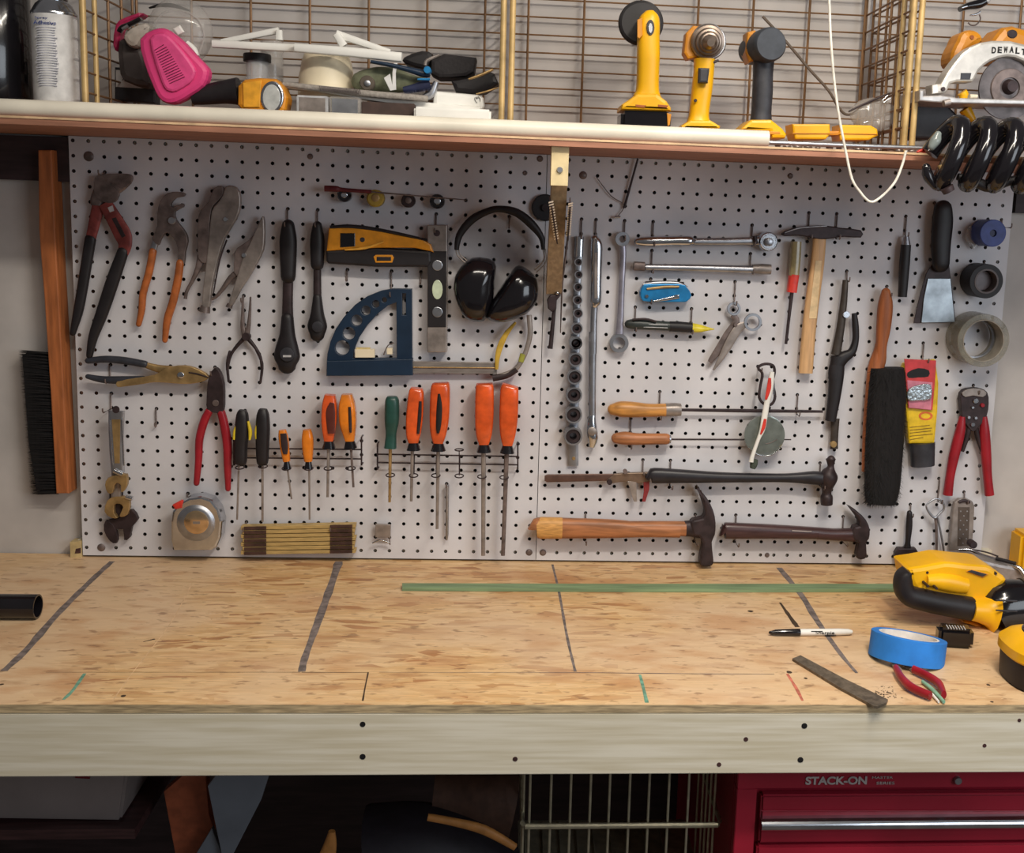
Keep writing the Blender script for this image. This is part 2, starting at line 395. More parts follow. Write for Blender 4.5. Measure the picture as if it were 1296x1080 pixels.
# ------------------------------------------------------------------ pegboards with real holes
PIT = .0254
def colx(c): return (c - 32) * PIT
def rowz(r): return (28 - r) * PIT
def pegboard(c0, c1, xl, xr, label):
    V = []; Fs = []; mi = []
    idx = {}
    def vid(x, y, z):
        k = (round(x*1e5), round(y*1e5), round(z*1e5))
        if k not in idx: idx[k] = len(V); V.append((x, y, z))
        return idx[k]
    zt, zb = .7185, rowz(28) - .0145
    hr = .0032; n = 16
    ns = [(1,0),(1,.41421),(1,1),(.41421,1),(0,1),(-.41421,1),(-1,1),(-1,.41421),(-1,0),(-1,-.41421),(-1,-1),(-.41421,-1),(0,-1),(.41421,-1),(1,-1),(1,-.41421)]
    for c in range(c0, c1+1):
        for r in range(0, 29):
            cx, cz = colx(c), rowz(r)
            a0 = xl if c == c0 else cx - PIT/2; a1 = xr if c == c1 else cx + PIT/2
            b0 = zb if r == 28 else cz - PIT/2; b1 = zt if r == 0 else cz + PIT/2
            o = []; h = []; hb = []
            for i, (sx, sz) in enumerate(ns):
                x = cx + (a1-cx)*sx if sx > 0 else cx + (cx-a0)*sx
                z = cz + (b1-cz)*sz if sz > 0 else cz + (cz-b0)*sz
                o.append(vid(x, 0, z)); th = 2*math.pi*i/n
                h.append(vid(cx + hr*math.cos(th), 0, cz + hr*math.sin(th))); hb.append(vid(cx + hr*math.cos(th), .0045, cz + hr*math.sin(th)))
            for i in range(n):
                j = (i+1) % n
                Fs.append((o[i], h[i], h[j], o[j])); mi.append(0)
                Fs.append((h[i], hb[i], hb[j], h[j])); mi.append(1)
            ob = [vid(V[q][0], .0045, V[q][2]) for q in o]
            for i in range(n):
                j = (i+1) % n; Fs.append((ob[i], ob[j], hb[j], hb[i])); mi.append(1)
    me = bpy.data.meshes.new('pegboard_panel'); 
    # outer rim
    b = [(xl, zb), (xr, zb), (xr, zt), (xl, zt)]
    for i in range(4):
        j = (i+1) % 4; q = [vid(b[i][0], 0, b[i][1]), vid(b[j][0], 0, b[j][1]), vid(b[j][0], .0045, b[j][1]), vid(b[i][0], .0045, b[i][1])]
        Fs.append(tuple(q)); mi.append(1)
    me.from_pydata(V, [], Fs); me.materials.append(peg_white); me.materials.append(hardboard)
    me.polygons.foreach_set('material_index', mi); me.update()
    t = thing('pegboard', label, 'pegboard')
    o = bpy.data.objects.new('panel', me); COL.objects.link(o); o.parent = t
    return t
xs = colx(31.5)
pbl = pegboard(0, 31, colx(-.27), xs - .0006, 'white pegboard panel left of the wooden brace, tools hung over it')
pbr = pegboard(32, 64, xs + .0006, colx(64.72), 'white pegboard panel right of the wooden brace, sockets and hammers on it')
def screw(par, c, r, rad=.0065, dx=0, dz=0, m_=dsteel):
    x, z = colx(c)+dx, rowz(r)+dz
    G().lathe((x, .001, z), (x, -.003, z), [(0, rad), (.4, rad), (1, rad*.55), (1, .0001)], seg=16).make('screw', m_, par)
for c, r, rad in ((1, 1, .0085), (15.5, .45, .005), (31, 0, .0055), (30, 1, .0042), (1, 28, .007), (31, 28, .0062)): screw(pbl, c, r, rad)
for c, r, rad in ((34, 1, .007), (32, 28, .0062), (48.5, .5, .005), (48.5, 28, .0045), (64, 27, .006)): screw(pbr, c, r, rad)
# furring strips that hold the panels off the wall
tag(G().box(-.83, .855, .0055, WALL, -.016, .012).make('trim_3', pine), kind='structure')
tag(G().box(-.795, .84, .0055, WALL, .690, .7165).make('trim_4', pine), kind='structure')
# ------------------------------------------------------------------ bench
xa, xb = -1.15, 1.15
yf = -.592
wt = thing('workbench', 'long workbench with strand board top and pale pine front rail', 'workbench')
g = G(); g.box(xa, xb, yf, .018, BZ-.0115, BZ, 0)
mk = []
def mark(v, pts, mi, z=BZ):
    """worn line drawn across the board: a strip of varying width"""
    L_, R_ = [], []
    P = [bp(v, x, y, BZ) for x, y, w_ in pts]; Wd = [w_/VW[v][2]*mpp(p)/2 for (x, y, w_), p in zip(pts, P)]
    P, Wd, _ = crn(P, Wd, Wd, 5)
    for i, p in enumerate(P):
        t = (P[min(i+1, len(P)-1)] - P[max(i-1, 0)]).normalized(); nrm = Vector((-t.y, t.x, 0))
        wv = Wd[i]*random.uniform(.8, 1.15)
        L_.append(p + nrm*wv + Vector((0,0,.0002))); R_.append(p - nrm*wv + Vector((0,0,.0002)))
    n = len(P); g.add(L_+R_, [(i, i+1, n+i+1, n+i) for i in range(n-1)], mi)
mark('O', [(368,28,20),(300,90,22),(185,205,26),(90,315,26),(12,388,22)], 1)
mark('O', [(1112,28,28),(1085,110,26),(1040,235,26),(1000,345,24),(990,390,26)], 1)
mark('P', [(568,38,7),(590,130,8),(615,270,9),(643,390,10)], 1)
mark('N', [(100,150,28),(210,285,30),(280,400,30),(400,570,22),(480,665,18)], 1)
mark('N', [(105,320,12),(150,385,22),(190,440,26)], 3)
mark('O', [(278,396,10),(240,450,12),(208,482,12)], 2)
mark('P', [(855,400,10),(868,450,12),(878,492,12)], 2)
mark('N', [(140,668,14),(185,740,16),(215,800,14)], 4)
mark('O', [(990,392,4),(1190,393,3),(1206,392,3)], 3)
mark('O', [(1208,392,5),(1198,440,5),(1190,486,6)], 3)
mark('O', [(150,392,2),(500,392,2),(800,392,2),(985,392,2)], 3)
mark('P', [(0,392,2),(300,393,2),(640,393,3),(1000,397,5),(1296,398,4)], 1)
mark('O', [(630,100,4),(560,230,3),(430,400,3),(370,485,3)], 5)
mark('O', [(470,292,4),(508,283,8)], 3)
for v, x, y, r in (('O',405,470,9),('O',5,432,7),('P',1218,192,9),('P',1290,265,12),('N',1122,722,11),('N',1140,805,9),('N',150,660,16),('N',230,690,10)):
    c = bp(v, x, y); rr = r/VW[v][2]*mpp(c)
    g.add([(c.x+rr*math.cos(k*.7)*random.uniform(.7,1.2), c.y+rr*math.sin(k*.7), BZ+.0002) for k in range(9)], [tuple(range(9))], 3)
for k in range(70):                            # filings and sawdust around the file tip
    c = bp('N', random.gauss(620, 30), random.gauss(765, 18)); rr = random.uniform(.0006, .0016)
    g.add([(c.x+rr*math.cos(a), c.y+rr*math.sin(a), BZ+.0002) for a in (0, 1.3, 2.5, 3.8, 5)], [tuple(range(5))], 3)
g.make('strand_board_top', [osb, graph, greenmk, darkgap, redmk, bare_edge], wt)
G().box(xa, xb, yf-.0008, yf, BZ-.0115, BZ-.0004).make('top_edge', osb_edge, wt)
zr0 = BZ - .0118
rail = G().box(xa, xb, yf-.001, yf+.037, zr0-.0865, zr0).make('front_rail', pine, wt, bevel=.0015)
for u, v, r in ((459,917,3.6),(459,958,3.8),(652,961,3.2),(944,936,3),(910,968,3),(1018,919,3.8),(1013,962,3.8),(1246,944,2.6),(1290,912,2.4)):
    p = un(u, v, 1, yf-.001); rr = r*mpp(p)
    G().lathe((p.x, yf-.0014, p.z), (p.x, yf+.002, p.z), [(0, rr*.3), (0, rr), (1, rr)], seg=12).make('rail_screw', ink if r > 3.4 else darkwood, rail)
for x in (-1.05, -.02+.0, 1.05):
    G().box(x-.019, x+.019, yf+.04, WALL-.005, zr0-.0865, zr0).make('cross_joist', pine, wt)
for x in (-1.08, 1.08):
    G().box(x-.045, x+.045, yf+.04, yf+.08, FLOOR, zr0-.0865).make('leg', pine, wt)
    G().box(x-.045, x+.045, -.05, -.01, FLOOR, zr0-.0865).make('leg', pine, wt)
tag(G().box(-2.2, 2.2, WALL-.008, WALL-.0005, FLOOR, BZ-.13).make('under_bench_shade_panel', dark_ledger), kind='structure')  # dark panel added to stand in for the shade under the bench
# ------------------------------------------------------------------ shelf
SZ0, SZ1, SY = .7190, .7305, -.280
sh = thing('wall_shelf', 'long reddish brown plywood shelf above the pegboards', 'shelf')
G().box(-1.15, 1.15, SY, WALL, SZ0, SZ1).make('shelf_board', shelf_wood, sh)
G().box(-1.15, 1.15, SY-.0015, SY, SZ1-.0028, SZ1+.0004).make('edge_strip', bare_edge, sh)
# ================================================================== TOOLS ON THE PEGBOARDS
def hook(v, hx, hy, ey, lab, out=.030, ex=None):
    """steel peg hook: enters a hole, runs down the panel and sticks out with an upturned tip"""
    a = wp(v, hx, hy, 0); a = Vector((colx(round(a.x/PIT)+32 if False else round(a.x/PIT+32)), 0, rowz(round(28-a.z/PIT))))
    b = wp(v, hx if ex is None else ex, ey, 0)
    z1 = b.z
    g = G(); r = .0013
    g.tube([(a.x, .006, a.z), (a.x, -.002, a.z), (a.x, -.0035, a.z-.004), (a.x, -.0035, z1+.003), (a.x, -.006, z1), (a.x, -out+.004, z1), (a.x, -out, z1+.003), (a.x, -out, z1+.008)], r, smooth=0, seg=8)
    o = g.make('peg_hook', dsteel); tag(o, 'thin steel peg hook ' + lab, 'hook', 'peg hooks in the pegboards'); return o
# 1 big slip joint pliers, red and black
t = thing('slip_joint_pliers', 'largest tongue and groove pliers, worn red steel with long black grips', 'pliers')
S('jaw_arm', dsteel, t, 'A', [(590,240,42),(540,262,78),(480,290,90),(445,330,62),(440,360,50)], -.016, .010)
G().plate('A', [(432,235),(470,218),(560,215),(596,222),(598,250),(560,282),(520,262),(500,262),(540,300),(520,345),(470,345),(430,310)], -.022, .008, smooth=3).make('upper_jaw', dsteel, t)
S('left_handle', redpaint, t, 'A', [(455,335,58),(435,420,52),(412,520,44)], -.012, .008)
S('grip', black, t, 'A', [(412,515,50),(395,620,48),(372,760,46),(355,850,42),(332,942,26)], -.012, .012, rnd=True)
S('right_handle', redpaint, t, 'A', [(480,350,60),(525,430,72),(560,495,78),(570,540,60),(560,580,48)], -.018, .008)
S('grip', black, t, 'A', [(560,572,50),(515,700,58),(465,850,54),(425,960,42),(408,1045,28)], -.018, .013, rnd=True)
PLT('slot', osteel, t, 'A', [(508,420),(528,415),(572,500),(555,508)], -.0226, .001)
PLT('size_mark', lgrey, t, 'A', [(490,370),(512,360),(520,385),(500,392)], -.0226, .001)
hook('A', 475, 203, 222, 'behind the jaws of the red and black pliers')
# 2 pliers with brown-orange grips
t = thing('slip_joint_pliers', 'tongue and groove pliers with curved rusty orange grips', 'pliers')
G().plate('B', [(150,270),(165,210),(200,172),(250,165),(282,172),(278,188),(240,195),(215,225),(225,240),(272,222),(275,240),(235,262),(240,300),(262,330),(290,370),(298,410),(285,460),(280,515),(250,515),(252,460),(240,410),(210,370),(185,368),(165,400),(155,425),(125,400),(130,380),(150,330)], -.020, .010, smooth=2, bev=.001).make('jaws', dsteel, t)
S('left_handle', satin, t, 'B', [(150,385,36),(140,420,32),(128,462,32)], -.014, .007)
S('grip', mat('rusty_orange_grip', (176,98,48), .4, var=.2), t, 'B', [(130,455,36),(110,560,36),(82,660,34),(75,740,32),(60,812,26)], -.014, .012, rnd=True)
S('grip', mat('rusty_orange_grip', (176,98,48)), t, 'B', [(262,512,36),(250,600,38),(228,700,38),(200,790,36),(188,890,26)], -.018, .012, rnd=True)
G().disc('B', (220,306), 18, -.024, -.016).make('pivot', satin, t)
# 3 locking pliers large
def vise(t, v, body, low, lever, jaw, piv, screwp, sw):
    G().plate(v, body, -.024, .012, smooth=2, bev=.002).make('body', steel, t)
    G().plate(v, jaw, -.022, .009, smooth=2, bev=.001).make('lower_jaw', dsteel, t)
    S('lever', dsteel, t, v, lever, -.014, .010)
    G().disc(v, piv, 11, -.0265, -.02).make('rivet', chrome, t)
    a, b = screwp; S('adjusting_screw', dsteel, t, v, [(a[0],a[1],sw),(b[0],b[1],sw*1.25)], -.018, None, sm=0)
t = thing('locking_pliers', 'large curved jaw locking pliers in dull steel', 'pliers')
vise(t, 'B', [(470,180),(482,140),(520,135),(550,165),(556,230),(535,300),(480,390),(445,500),(415,640),(404,728),(370,728),(372,640),(390,500),(400,400),(415,260),(440,225)], None,
     [(370,480,46),(350,540,28),(322,600,18),(295,650,16),(288,688,16)],
     [(425,150),(465,135),(472,180),(440,215),(415,250),(405,330),(400,440),(392,515),(350,490),(348,400),(350,300),(362,255),(400,215)], (482,300), ((386,725),(380,752)), 44)
G().stroke('B', [(490,400,8),(455,500,8),(425,660,6)], -.0262, .003).make('ridge', osteel, t)
# 4 locking pliers small long nose
t = thing('locking_pliers', 'small long nose locking pliers hanging beside the large ones', 'pliers')
vise(t, 'B', [(662,285),(672,310),(672,420),(655,480),(600,580),(560,640),(515,720),(498,712),(520,640),(545,560),(570,480),(600,420),(640,330)], None,
     [(545,560,34),(510,585,28),(470,640,20),(440,675,16),(416,690,14)],
     [(655,300),(640,340),(600,400),(540,440),(528,480),(525,560),(560,580),(590,520),(620,470),(655,420),(665,350)], (572,475), ((507,712),(500,730)), 26)
# 5 dark long nose pliers (open)
t = thing('needle_nose_pliers', 'slim dark needle nose pliers hanging open below the locking pliers', 'pliers')
G().stroke('B', [(568,678,8),(568,760,16),(568,820,22),(582,880,34)], -.014, .007).make('jaw', dsteel, t)
G().stroke('B', [(606,678,8),(602,760,14),(596,820,20),(585,880,30)], -.016, .007).make('jaw', dsteel, t)
G().disc('B', (583,874), 20, -.022, -.012).make('pivot', osteel, t)
G().stroke('B', [(575,880,22),(530,930,16),(505,975,14),(492,1035,14)], -.014, .007).stroke('J', [(350,20,13),(338,80,14),(345,165,12)], -.014, .007, rnd=True).make('handle', osteel, t)
G().stroke('B', [(592,880,22),(632,930,16),(655,975,14),(662,1030,14)], -.014, .007).stroke('J', [(480,12,13),(508,80,14),(500,170,12)], -.014, .007, rnd=True).make('handle', osteel, t)
hook('B', 577, 672, 700, 'holding the slim needle nose pliers', .022)
# 6, 7 black ratchets
def bratchet(lab, grip, shaft, head, face):
    t = thing('ratchet_wrench', lab, 'wrench', 'black ratchets on the left panel')
    S('grip', black, t, 'B', grip, -.018, .022, rnd=True)
    S('shaft', osteel, t, 'B', shaft, -.017, .012)
    S('head', black, t, 'B', head, -.018, .022, rnd=True)
    G().disc('B', face[:2], face[2], -.0325, -.028).make('selector_plate', charcoal, t)
    return t
t = bratchet('larger matte black ratchet with thick rubber grip', [(790,330,60),(790,400,82),(790,500,78),(790,580,70)], [(790,570,50),(787,700,50),(787,790,56)], [(786,780,58),(786,860,74),(784,930,112),(784,975,124),(784,1010,90)], (784,960,34))
PLT('head_mark', lgrey, t, 'B', [(764,963),(804,963),(804,973),(764,973)], -.0330, .0004, bev=.0001)
bratchet('smaller matte black ratchet between the larger one and the stud finder', [(932,330,44),(932,400,68),(932,520,62)], [(932,510,36),(932,620,38),(932,690,40)], [(932,680,42),(932,760,64),(932,820,94),(932,862,70)], (932,825,26))
hook('B', 790, 248, 335, 'holding the larger black ratchet'); hook('B', 937, 258, 335, 'holding the smaller black ratchet')
# 8 knobs and rod along the top
t = thing('thin_screwdriver', 'thin rod with a dark red end lying across the round knobs above the stud finder', 'screwdriver')
S('handle', mat('dark_red_handle', (92,26,34), .5), t, 'C', [(42,72,30),(100,74,30),(130,78,20),(270,88,18)], -.030, None)
S('rod', dsteel, t, 'C', [(260,88,8),(735,128,5)], -.030, None, sm=0)
for lab, c, r, m_, m2 in (('dark chrome socket nearest the red rod end', (135,105), 33, blackgl, chrome), ('yellow disc wheel beside the dark socket on the thin rod', (288,120), 42, mat('ochre_disc',(170,144,60),.6), brass),
        ('matte dark round knob under the thin rod', (448,132), 33, osteel, dsteel), ('dark chrome socket above the spirit level', (590,135), 36, blackgl, chrome)):
    t = thing('round_socket', lab, 'socket')
    G().disc('C', c, r, -.026, -.001, prof=[(0,.0001),(0,.8),(.12,1),(.9,1),(1,.9),(1,.0001)]).make('barrel', m_, t)
    G().disc('C', (c[0]+2, c[1]-2), r*.45, -.0275, -.024).make('core', m2, t)
# 9 stud finder
t = thing('stud_finder', 'yellow and black stud finder lying flat above the blue square', 'stud finder')
PLT('lower_body', black, t, 'C', [(48,375),(300,362),(560,378),(562,430),(545,456),(300,456),(60,440),(48,425)], -.034, .030, smooth=0, bev=.004)
PLT('upper_shell', mat('stud_finder_amber', (226,150,36), .4, var=.08), t, 'C', [(62,262),(160,262),(260,268),(400,300),(520,322),(560,345),(574,385),(555,378),(480,362),(300,362),(180,368),(50,378)], -.036, .030, bev=.003)
S('top_rim', black, t, 'C', [(70,262,18),(160,258,22),(260,268,22),(400,292,16),(540,325,14)], -.030, .022)
PLT('display', blackgl, t, 'C', [(118,290),(190,290),(190,355),(118,360)], -.0368, .002)
PLT('button', charcoal, t, 'C', circ(226,322,12), -.0372, .002)
S('swoosh', mat('pale_amber', (245,180,70), .4), t, 'C', [(140,372,6),(240,362,14),(330,332,8)], -.037, .003)
PLT('badge', amber, t, 'C', [(280,405),(292,396),(370,396),(380,408),(372,434),(290,434)], -.0352, .002)
PLT('badge_core', black, t, 'C', [(296,406),(366,406),(366,425),(296,425)], -.0362, .001)
hook('C', 118, 470, 520, 'left one carrying the stud finder', .018); hook('C', 484, 490, 535, 'right one carrying the stud finder', .018)
# 10 rafter square
t = thing('rafter_square', 'dark blue plastic quarter circle rafter square with round holes', 'square')
arc_o = [(52,920),(55,880),(70,820),(95,760),(135,700),(190,640),(250,598),(320,570),(380,560)]
outer = arc_o + [(468,562),(470,982),(50,985)]
inner = [(180,900),(185,860),(210,800),(250,740),(300,685),(350,645),(392,628),(394,900)]
PLT('plate', navy, t, 'C', outer, -.018, .010, holes=[inner, circ(128,850,36), circ(160,780,31), circ(198,716,27), circ(243,668,23), circ(291,636,18), circ(333,616,12), [(420,585),(438,585),(438,690),(420,690)]], bev=.001)
PLT('fence', navy, t, 'C', [(52,915),(470,905),(472,985),(50,988)], -.026, .020, bev=.001)
hook('C', 374, 480, 595, 'holding the blue square', .026)
t = thing('knife_blade_pack', 'small cream coloured block sitting inside the blue square', 'block')
PLT('block', cream, t, 'C', [(190,858),(285,858),(285,898),(190,898)], -.022, .012)
PLT('cap', mat('straw_plastic',(222,200,140),.5), t, 'C', [(195,850),(262,850),(262,860),(195,860)], -.021, .010)
t = thing('plastic_clip', 'second cream clip by the upright of the blue square', 'clip')
PLT('clip_body', cream, t, 'C', [(345,852),(372,852),(372,882),(345,882)], -.022, .012)
S('clip_spring', dsteel, t, 'C', [(330,885,6),(350,840,5),(380,825,5)], -.023, None)
# ruler blade to the right of it
t = thing('steel_rule', 'grey steel rule lying level from the blue square to the right', 'ruler')
PLT('blade', mat('weathered_grey_blade', (150,142,136), .45, .5, var=.15, scale=30, stretch=(1,1,8)), t, 'C', [(470,916),(882,922),(884,978),(470,976)], -.016, .004)
S('rib', brass, t, 'C', [(474,945,6),(880,948,6)], -.0175, .002, sm=0)
# 11 level
t = thing('torpedo_level', 'short upright spirit level with grey ends and black vial housing', 'level')
PLT('frame', steel, t, 'C', [(543,250),(640,250),(638,872),(543,872)], -.030, .024, bev=.0015)
PLT('vial_housing', black, t, 'C', [(545,378),(637,378),(635,750),(545,750)], -.031, .022, bev=.001)
for cy_, ry in ((448,26),(566,48),(676,26)):
    PLT('vial', lens if cy_ == 566 else satin, t, 'C', circ(592,cy_,26,18,ry), -.0325, .004, bev=.001)
PLT('hang_hole', osteel, t, 'C', circ(590,290,16), -.0308, .001)
hook('C', 590, 195, 285, 'holding the spirit level', .034)
# 12 ear muffs
t = thing('ear_muffs', 'black ear muffs hanging by their padded headband', 'ear muffs')
S('headband', black, t, 'C', [(686,372,22),(700,300,34),(760,225,40),(840,182,34),(900,172,34),(980,190,42),(1050,245,44),(1100,310,30),(1108,370,18)], -.030, .022)
G().stroke('C', [(684,370,8),(692,400,8),(735,440,8)], -.030, None).stroke('C', [(696,370,6),(706,398,6),(748,432,6)], -.030, None).make('left_wire', steel, t)
G().stroke('C', [(1108,365,8),(1112,420,8),(1065,470,8)], -.030, None).stroke('C', [(1120,365,6),(1122,430,6),(1075,482,6)], -.030, None).make('right_wire', steel, t)
def cup(pts, mt, nm):
    lo, mid, hi = [wp('C', x, y, -.030) for x, y in pts], None, None
    c = sum(lo, Vector())/len(lo); lo = cr3(lo, 3, True); n = len(lo); g = G(); V = []; Fs = []
    lv = [(.90, .022), (1.0, .014), (1.02, .0), (.98, -.012), (.86, -.024), (.6, -.031), (.3, -.034)]
    for k, dy in lv: V += [Vector((c.x+(p.x-c.x)*k, -.036+dy, c.z+(p.z-c.z)*k)) for p in lo]
    V.append(Vector((c.x, -.036-.0345, c.z)))
    for i in range(len(lv)-1):
        for k in range(n): l = (k+1) % n; Fs.append((i*n+k, i*n+l, (i+1)*n+l, (i+1)*n+k))
    for k in range(n): Fs.append(((len(lv)-1)*n+k, (len(lv)-1)*n+(k+1) % n, len(V)-1))
    Fs.append(tuple(range(n-1, -1, -1)))
    g.add(V, Fs, 0, True); return g.make(nm, mt, t)
cup([(765,412),(870,430),(872,520),(862,620),(830,705),(790,720),(735,705),(695,640),(675,560),(690,480)], blackgl, 'left_cup')
cup([(990,448),(1060,490),(1080,540),(1078,610),(1040,670),(970,708),(890,722),(835,700),(850,640),(900,560),(945,490)], blackgl, 'right_cup')
hook('C', 910, 205, 262, 'under the ear muff headband', .044)
# 13 round dark disc
t = thing('rubber_sanding_pad', 'dark rubber disc half hidden behind the wooden brace', 'disc')
p = wp('b', 155, 640, -.02)
G().lathe((p.x, -.012, p.z), (p.x, -.001, p.z), [(0,.001),(0,.021),(.3,.0235),(1,.0235),(1,.001)], seg=32).make('pad', black, t)
G().lathe((p.x, -.018, p.z), (p.x, -.011, p.z), [(0,.001),(0,.006),(1,.006)], seg=16).make('hub', osteel, t)
# 14 curved hose pieces below the muffs
t = thing('hose_clamp_strap', 'curved dark strap with a greenish patch beside the ear muffs', 'strap')
S('strap', steel, t, 'C', [(1040,690,26),(1045,780,26),(1030,850,24),(1005,910,24),(960,965,26),(865,1000,30)], -.022, .008)
S('label', mat('olive_label',(150,150,60),.6), t, 'C', [(1010,880,28),(1000,918,28)], -.0235, .008, sm=0)
S('tip', osteel, t, 'C', [(980,955,28),(930,985,30),(862,998,34)], -.0225, .009)
t = thing('yellow_strap', 'narrow yellow curved strip ending at the steel rule', 'strap')
S('strip', mat('dull_yellow_strip',(196,160,60),.5), t, 'C', [(975,725,12),(930,780,24),(900,840,30),(885,900,24),(882,955,16)], -.020, .004)
# 15 brace with saw blades
t = thing('shelf_brace', 'tan wooden brace standing at the joint of the two panels under the shelf', 'brace')
g = G(); pa = wp('b', 300, 130, -.262)
def quadx(g, xc, w0, w1, y0a, y1a, y0b, y1b, z0, z1, mi=0):
    V = [(xc-w0/2, y0a, z1), (xc+w0/2, y0a, z1), (xc+w0/2, y1a, z1), (xc-w0/2, y1a, z1), (xc-w1/2, y0b, z0), (xc+w1/2, y0b, z0), (xc+w1/2, y1b, z0), (xc-w1/2, y1b, z0)]
    return g.add(V, [(0,1,2,3),(7,6,5,4),(0,4,5,1),(1,5,6,2),(2,6,7,3),(3,7,4,0)], mi)
xb_ = pa.x
zk = wp('b', 300, 425, -.255).z
quadx(g, xb_, .0262, .0258, -.268, -.225, -.262, -.222, zk, .7188); g.make('upper_block', mat('lit_brace_wood', (240,218,170), .5, var=.1, scale=30), t, 'upper brace block with its lit tone painted in')  # light on the brace's upper end is painted in as pale cream
z2 = wp('D', 200, 760, -.03).z; xw = wp('D', 172, 700, -.03).x
g = G(); V = []
for (xx, hw, ya, yb2, z) in ((xb_+.001, .0118, -.252, -.215, zk+.002), (xw, .0135, -.030, -.001, z2)): V += [(xx-hw, ya, z), (xx+hw, ya, z), (xx+hw, yb2, z+.02), (xx-hw, yb2, z+.02)]
g.add(V, [(0,1,2,3),(7,6,5,4),(0,4,5,1),(1,5,6,2),(2,6,7,3),(3,7,4,0)]); g.make('diagonal_strip', mat('tan_strip_wood', (176,152,120), .55, var=.15, stretch=(10,8,1), scale=15), t)
sp = wp('b', 298, 270, -.268)
G().lathe((sp.x, -.2685, sp.z), (sp.x, -.264, sp.z), [(0,.001),(0,.004),(1,.005)], seg=14).make('screw', satin, t)
def sawblade(lab, v, top, bot, Y0, Y1, dx):
    a = wp(v, *top, Y0); b = wp(v, *bot, Y1)
    t = thing('saw_blade', lab, 'saw blade')
    G().sweep([a, b], [(.0012, .012), (.0012, .012)], seg=8, e=6).make('blade', osteel, t)
    g = G(); n = 15
    for i in range(n):
        p = a.lerp(b, i/(n-1)) + Vector((0, -.013, 0)); h = Vector((.0036, 0, .0011)); k = Vector((0, -.0008, .0011))
        g.add([p-h-k, p+h-k, p+h+k, p-h+k, p-h-k+Vector((0,.003,0)), p+h-k+Vector((0,.003,0)), p+h+k+Vector((0,.003,0)), p-h+k+Vector((0,.003,0))], [(0,1,2,3),(4,7,6,5),(0,4,5,1),(1,5,6,2),(2,6,7,3),(3,7,4,0)])
    g.make('teeth', mat('bright_tooth_steel', (226,224,220), .25, .5), t)
    return t, a, b
t, a, b = sawblade('toothed saw blade seen edge on, left of the wooden brace', 'b', (208,585), (262,940), -.236, -.166, 0)
t2, a2, b2 = sawblade('toothed saw blade seen edge on, right of the wooden brace', 'b', (398,600), (375,905), -.236, -.166, 0)
S('rear_blade', dsteel, t2, 'D', [(245,440,10),(232,560,12),(215,700,10),(205,960,5)], -.030, .018)
t = thing('pull_saw_handle', 'dark clamp end with thin rod hanging below the wooden brace', 'clamp')
PLT('jaw', osteel, t, 'D', [(135,790),(150,765),(185,760),(205,745),(205,768),(186,790),(184,835),(160,852),(140,835)], -.034, .016, bev=.002)
S('rod', osteel, t, 'D', [(172,835,20),(162,940,22),(152,1045,24)], -.020, .006)
G().sphere(tuple(wp('D', 188, 752, -.036)), .0035).make('wing_tip', chrome, t)
# 16 sockets on rail
t = thing('socket_rail', 'grey metal rail hanging upright and carrying a row of sockets', 'rail')
S('rail_strip', satin, t, 'D', [(305,460,44),(298,600,40),(290,800,38),(288,1060,38)], -.006, .004, sm=0)
S('rail_strip', satin, t, 'E', [(245,10,42),(240,300,46),(235,500,48),(235,610,50)], -.006, .004, sm=0)
S('bracket', chrome, t, 'D', [(303,455,50),(302,500,48),(300,560,48)], -.010, .008)
G().disc('E', (238,578), 8, -.0095, -.005).make('rivet', brass, t)
hook('D', 315, 372, 470, 'holding the socket rail', .016)
SOCK = [('D',300,590,21),('D',302,656,22),('D',298,722,24),('D',296,790,25),('D',298,860,26),('D',292,940,31),('D',288,1018,32),('E',247,52,30),('E',247,128,32),('E',243,207,34),('E',240,290,37),('E',238,380,39),('E',236,478,42)]
ords = ['smallest socket at the top of the rail', 'second socket down the rail', 'third socket down the rail', 'fourth socket down the rail', 'fifth socket down the rail', 'sixth socket down the rail', 'seventh socket down the rail, the middle one', 'sixth socket up from the foot of the rail', 'fifth socket up from the foot of the rail', 'fourth socket up from the foot of the rail', 'third socket up from the foot of the rail', 'second largest socket, last but one on the rail', 'largest socket at the foot of the rail']
for (v, x, y, r), lab in zip(SOCK, ords):
    t = thing('socket', 'round steel ' + lab, 'socket', 'sockets on the rail')
    a = wp(v, x, y, -.032); R_ = r/VW[v][2]*mpp(a)
    G().ring((a.x, -.032, a.z), (a.x, -.0085, a.z), R_, R_*.80, seg=28).make('shell', satin, t)
    G().ring((a.x, -.029, a.z), (a.x, -.0085, a.z), R_*.79, R_*.40, seg=12).make('drive', osteel, t)
# 17 long chrome breaker bar
t = thing('breaker_bar', 'long chrome flex handle hanging upright beside the sockets', 'wrench')
S('handle', chrome, t, 'D', [(385,465,40),(394,500,62),(394,600,60),(392,700,58),(390,790,60),(385,815,40)], -.016, .016, rnd=True)
S('shaft', satin, t, 'D', [(385,805,36),(380,900,36),(378,1070,36)], -.015, .012)
S('shaft', satin, t, 'E', [(325,0,36),(323,200,34),(323,380,32)], -.015, .012)
S('head', chrome, t, 'E', [(324,375,28),(320,410,40),(322,460,50),(325,490,46),(320,525,28)], -.015, .018)
G().disc('E', (322,455), 20, -.0255, -.018).make('pivot', steel, t)
PLT('grip_recess', steel, t, 'D', [(384,540),(402,540),(402,780),(384,780)], -.0246, .001)
hook('D', 390, 377, 480, 'holding the long chrome handle', .03)
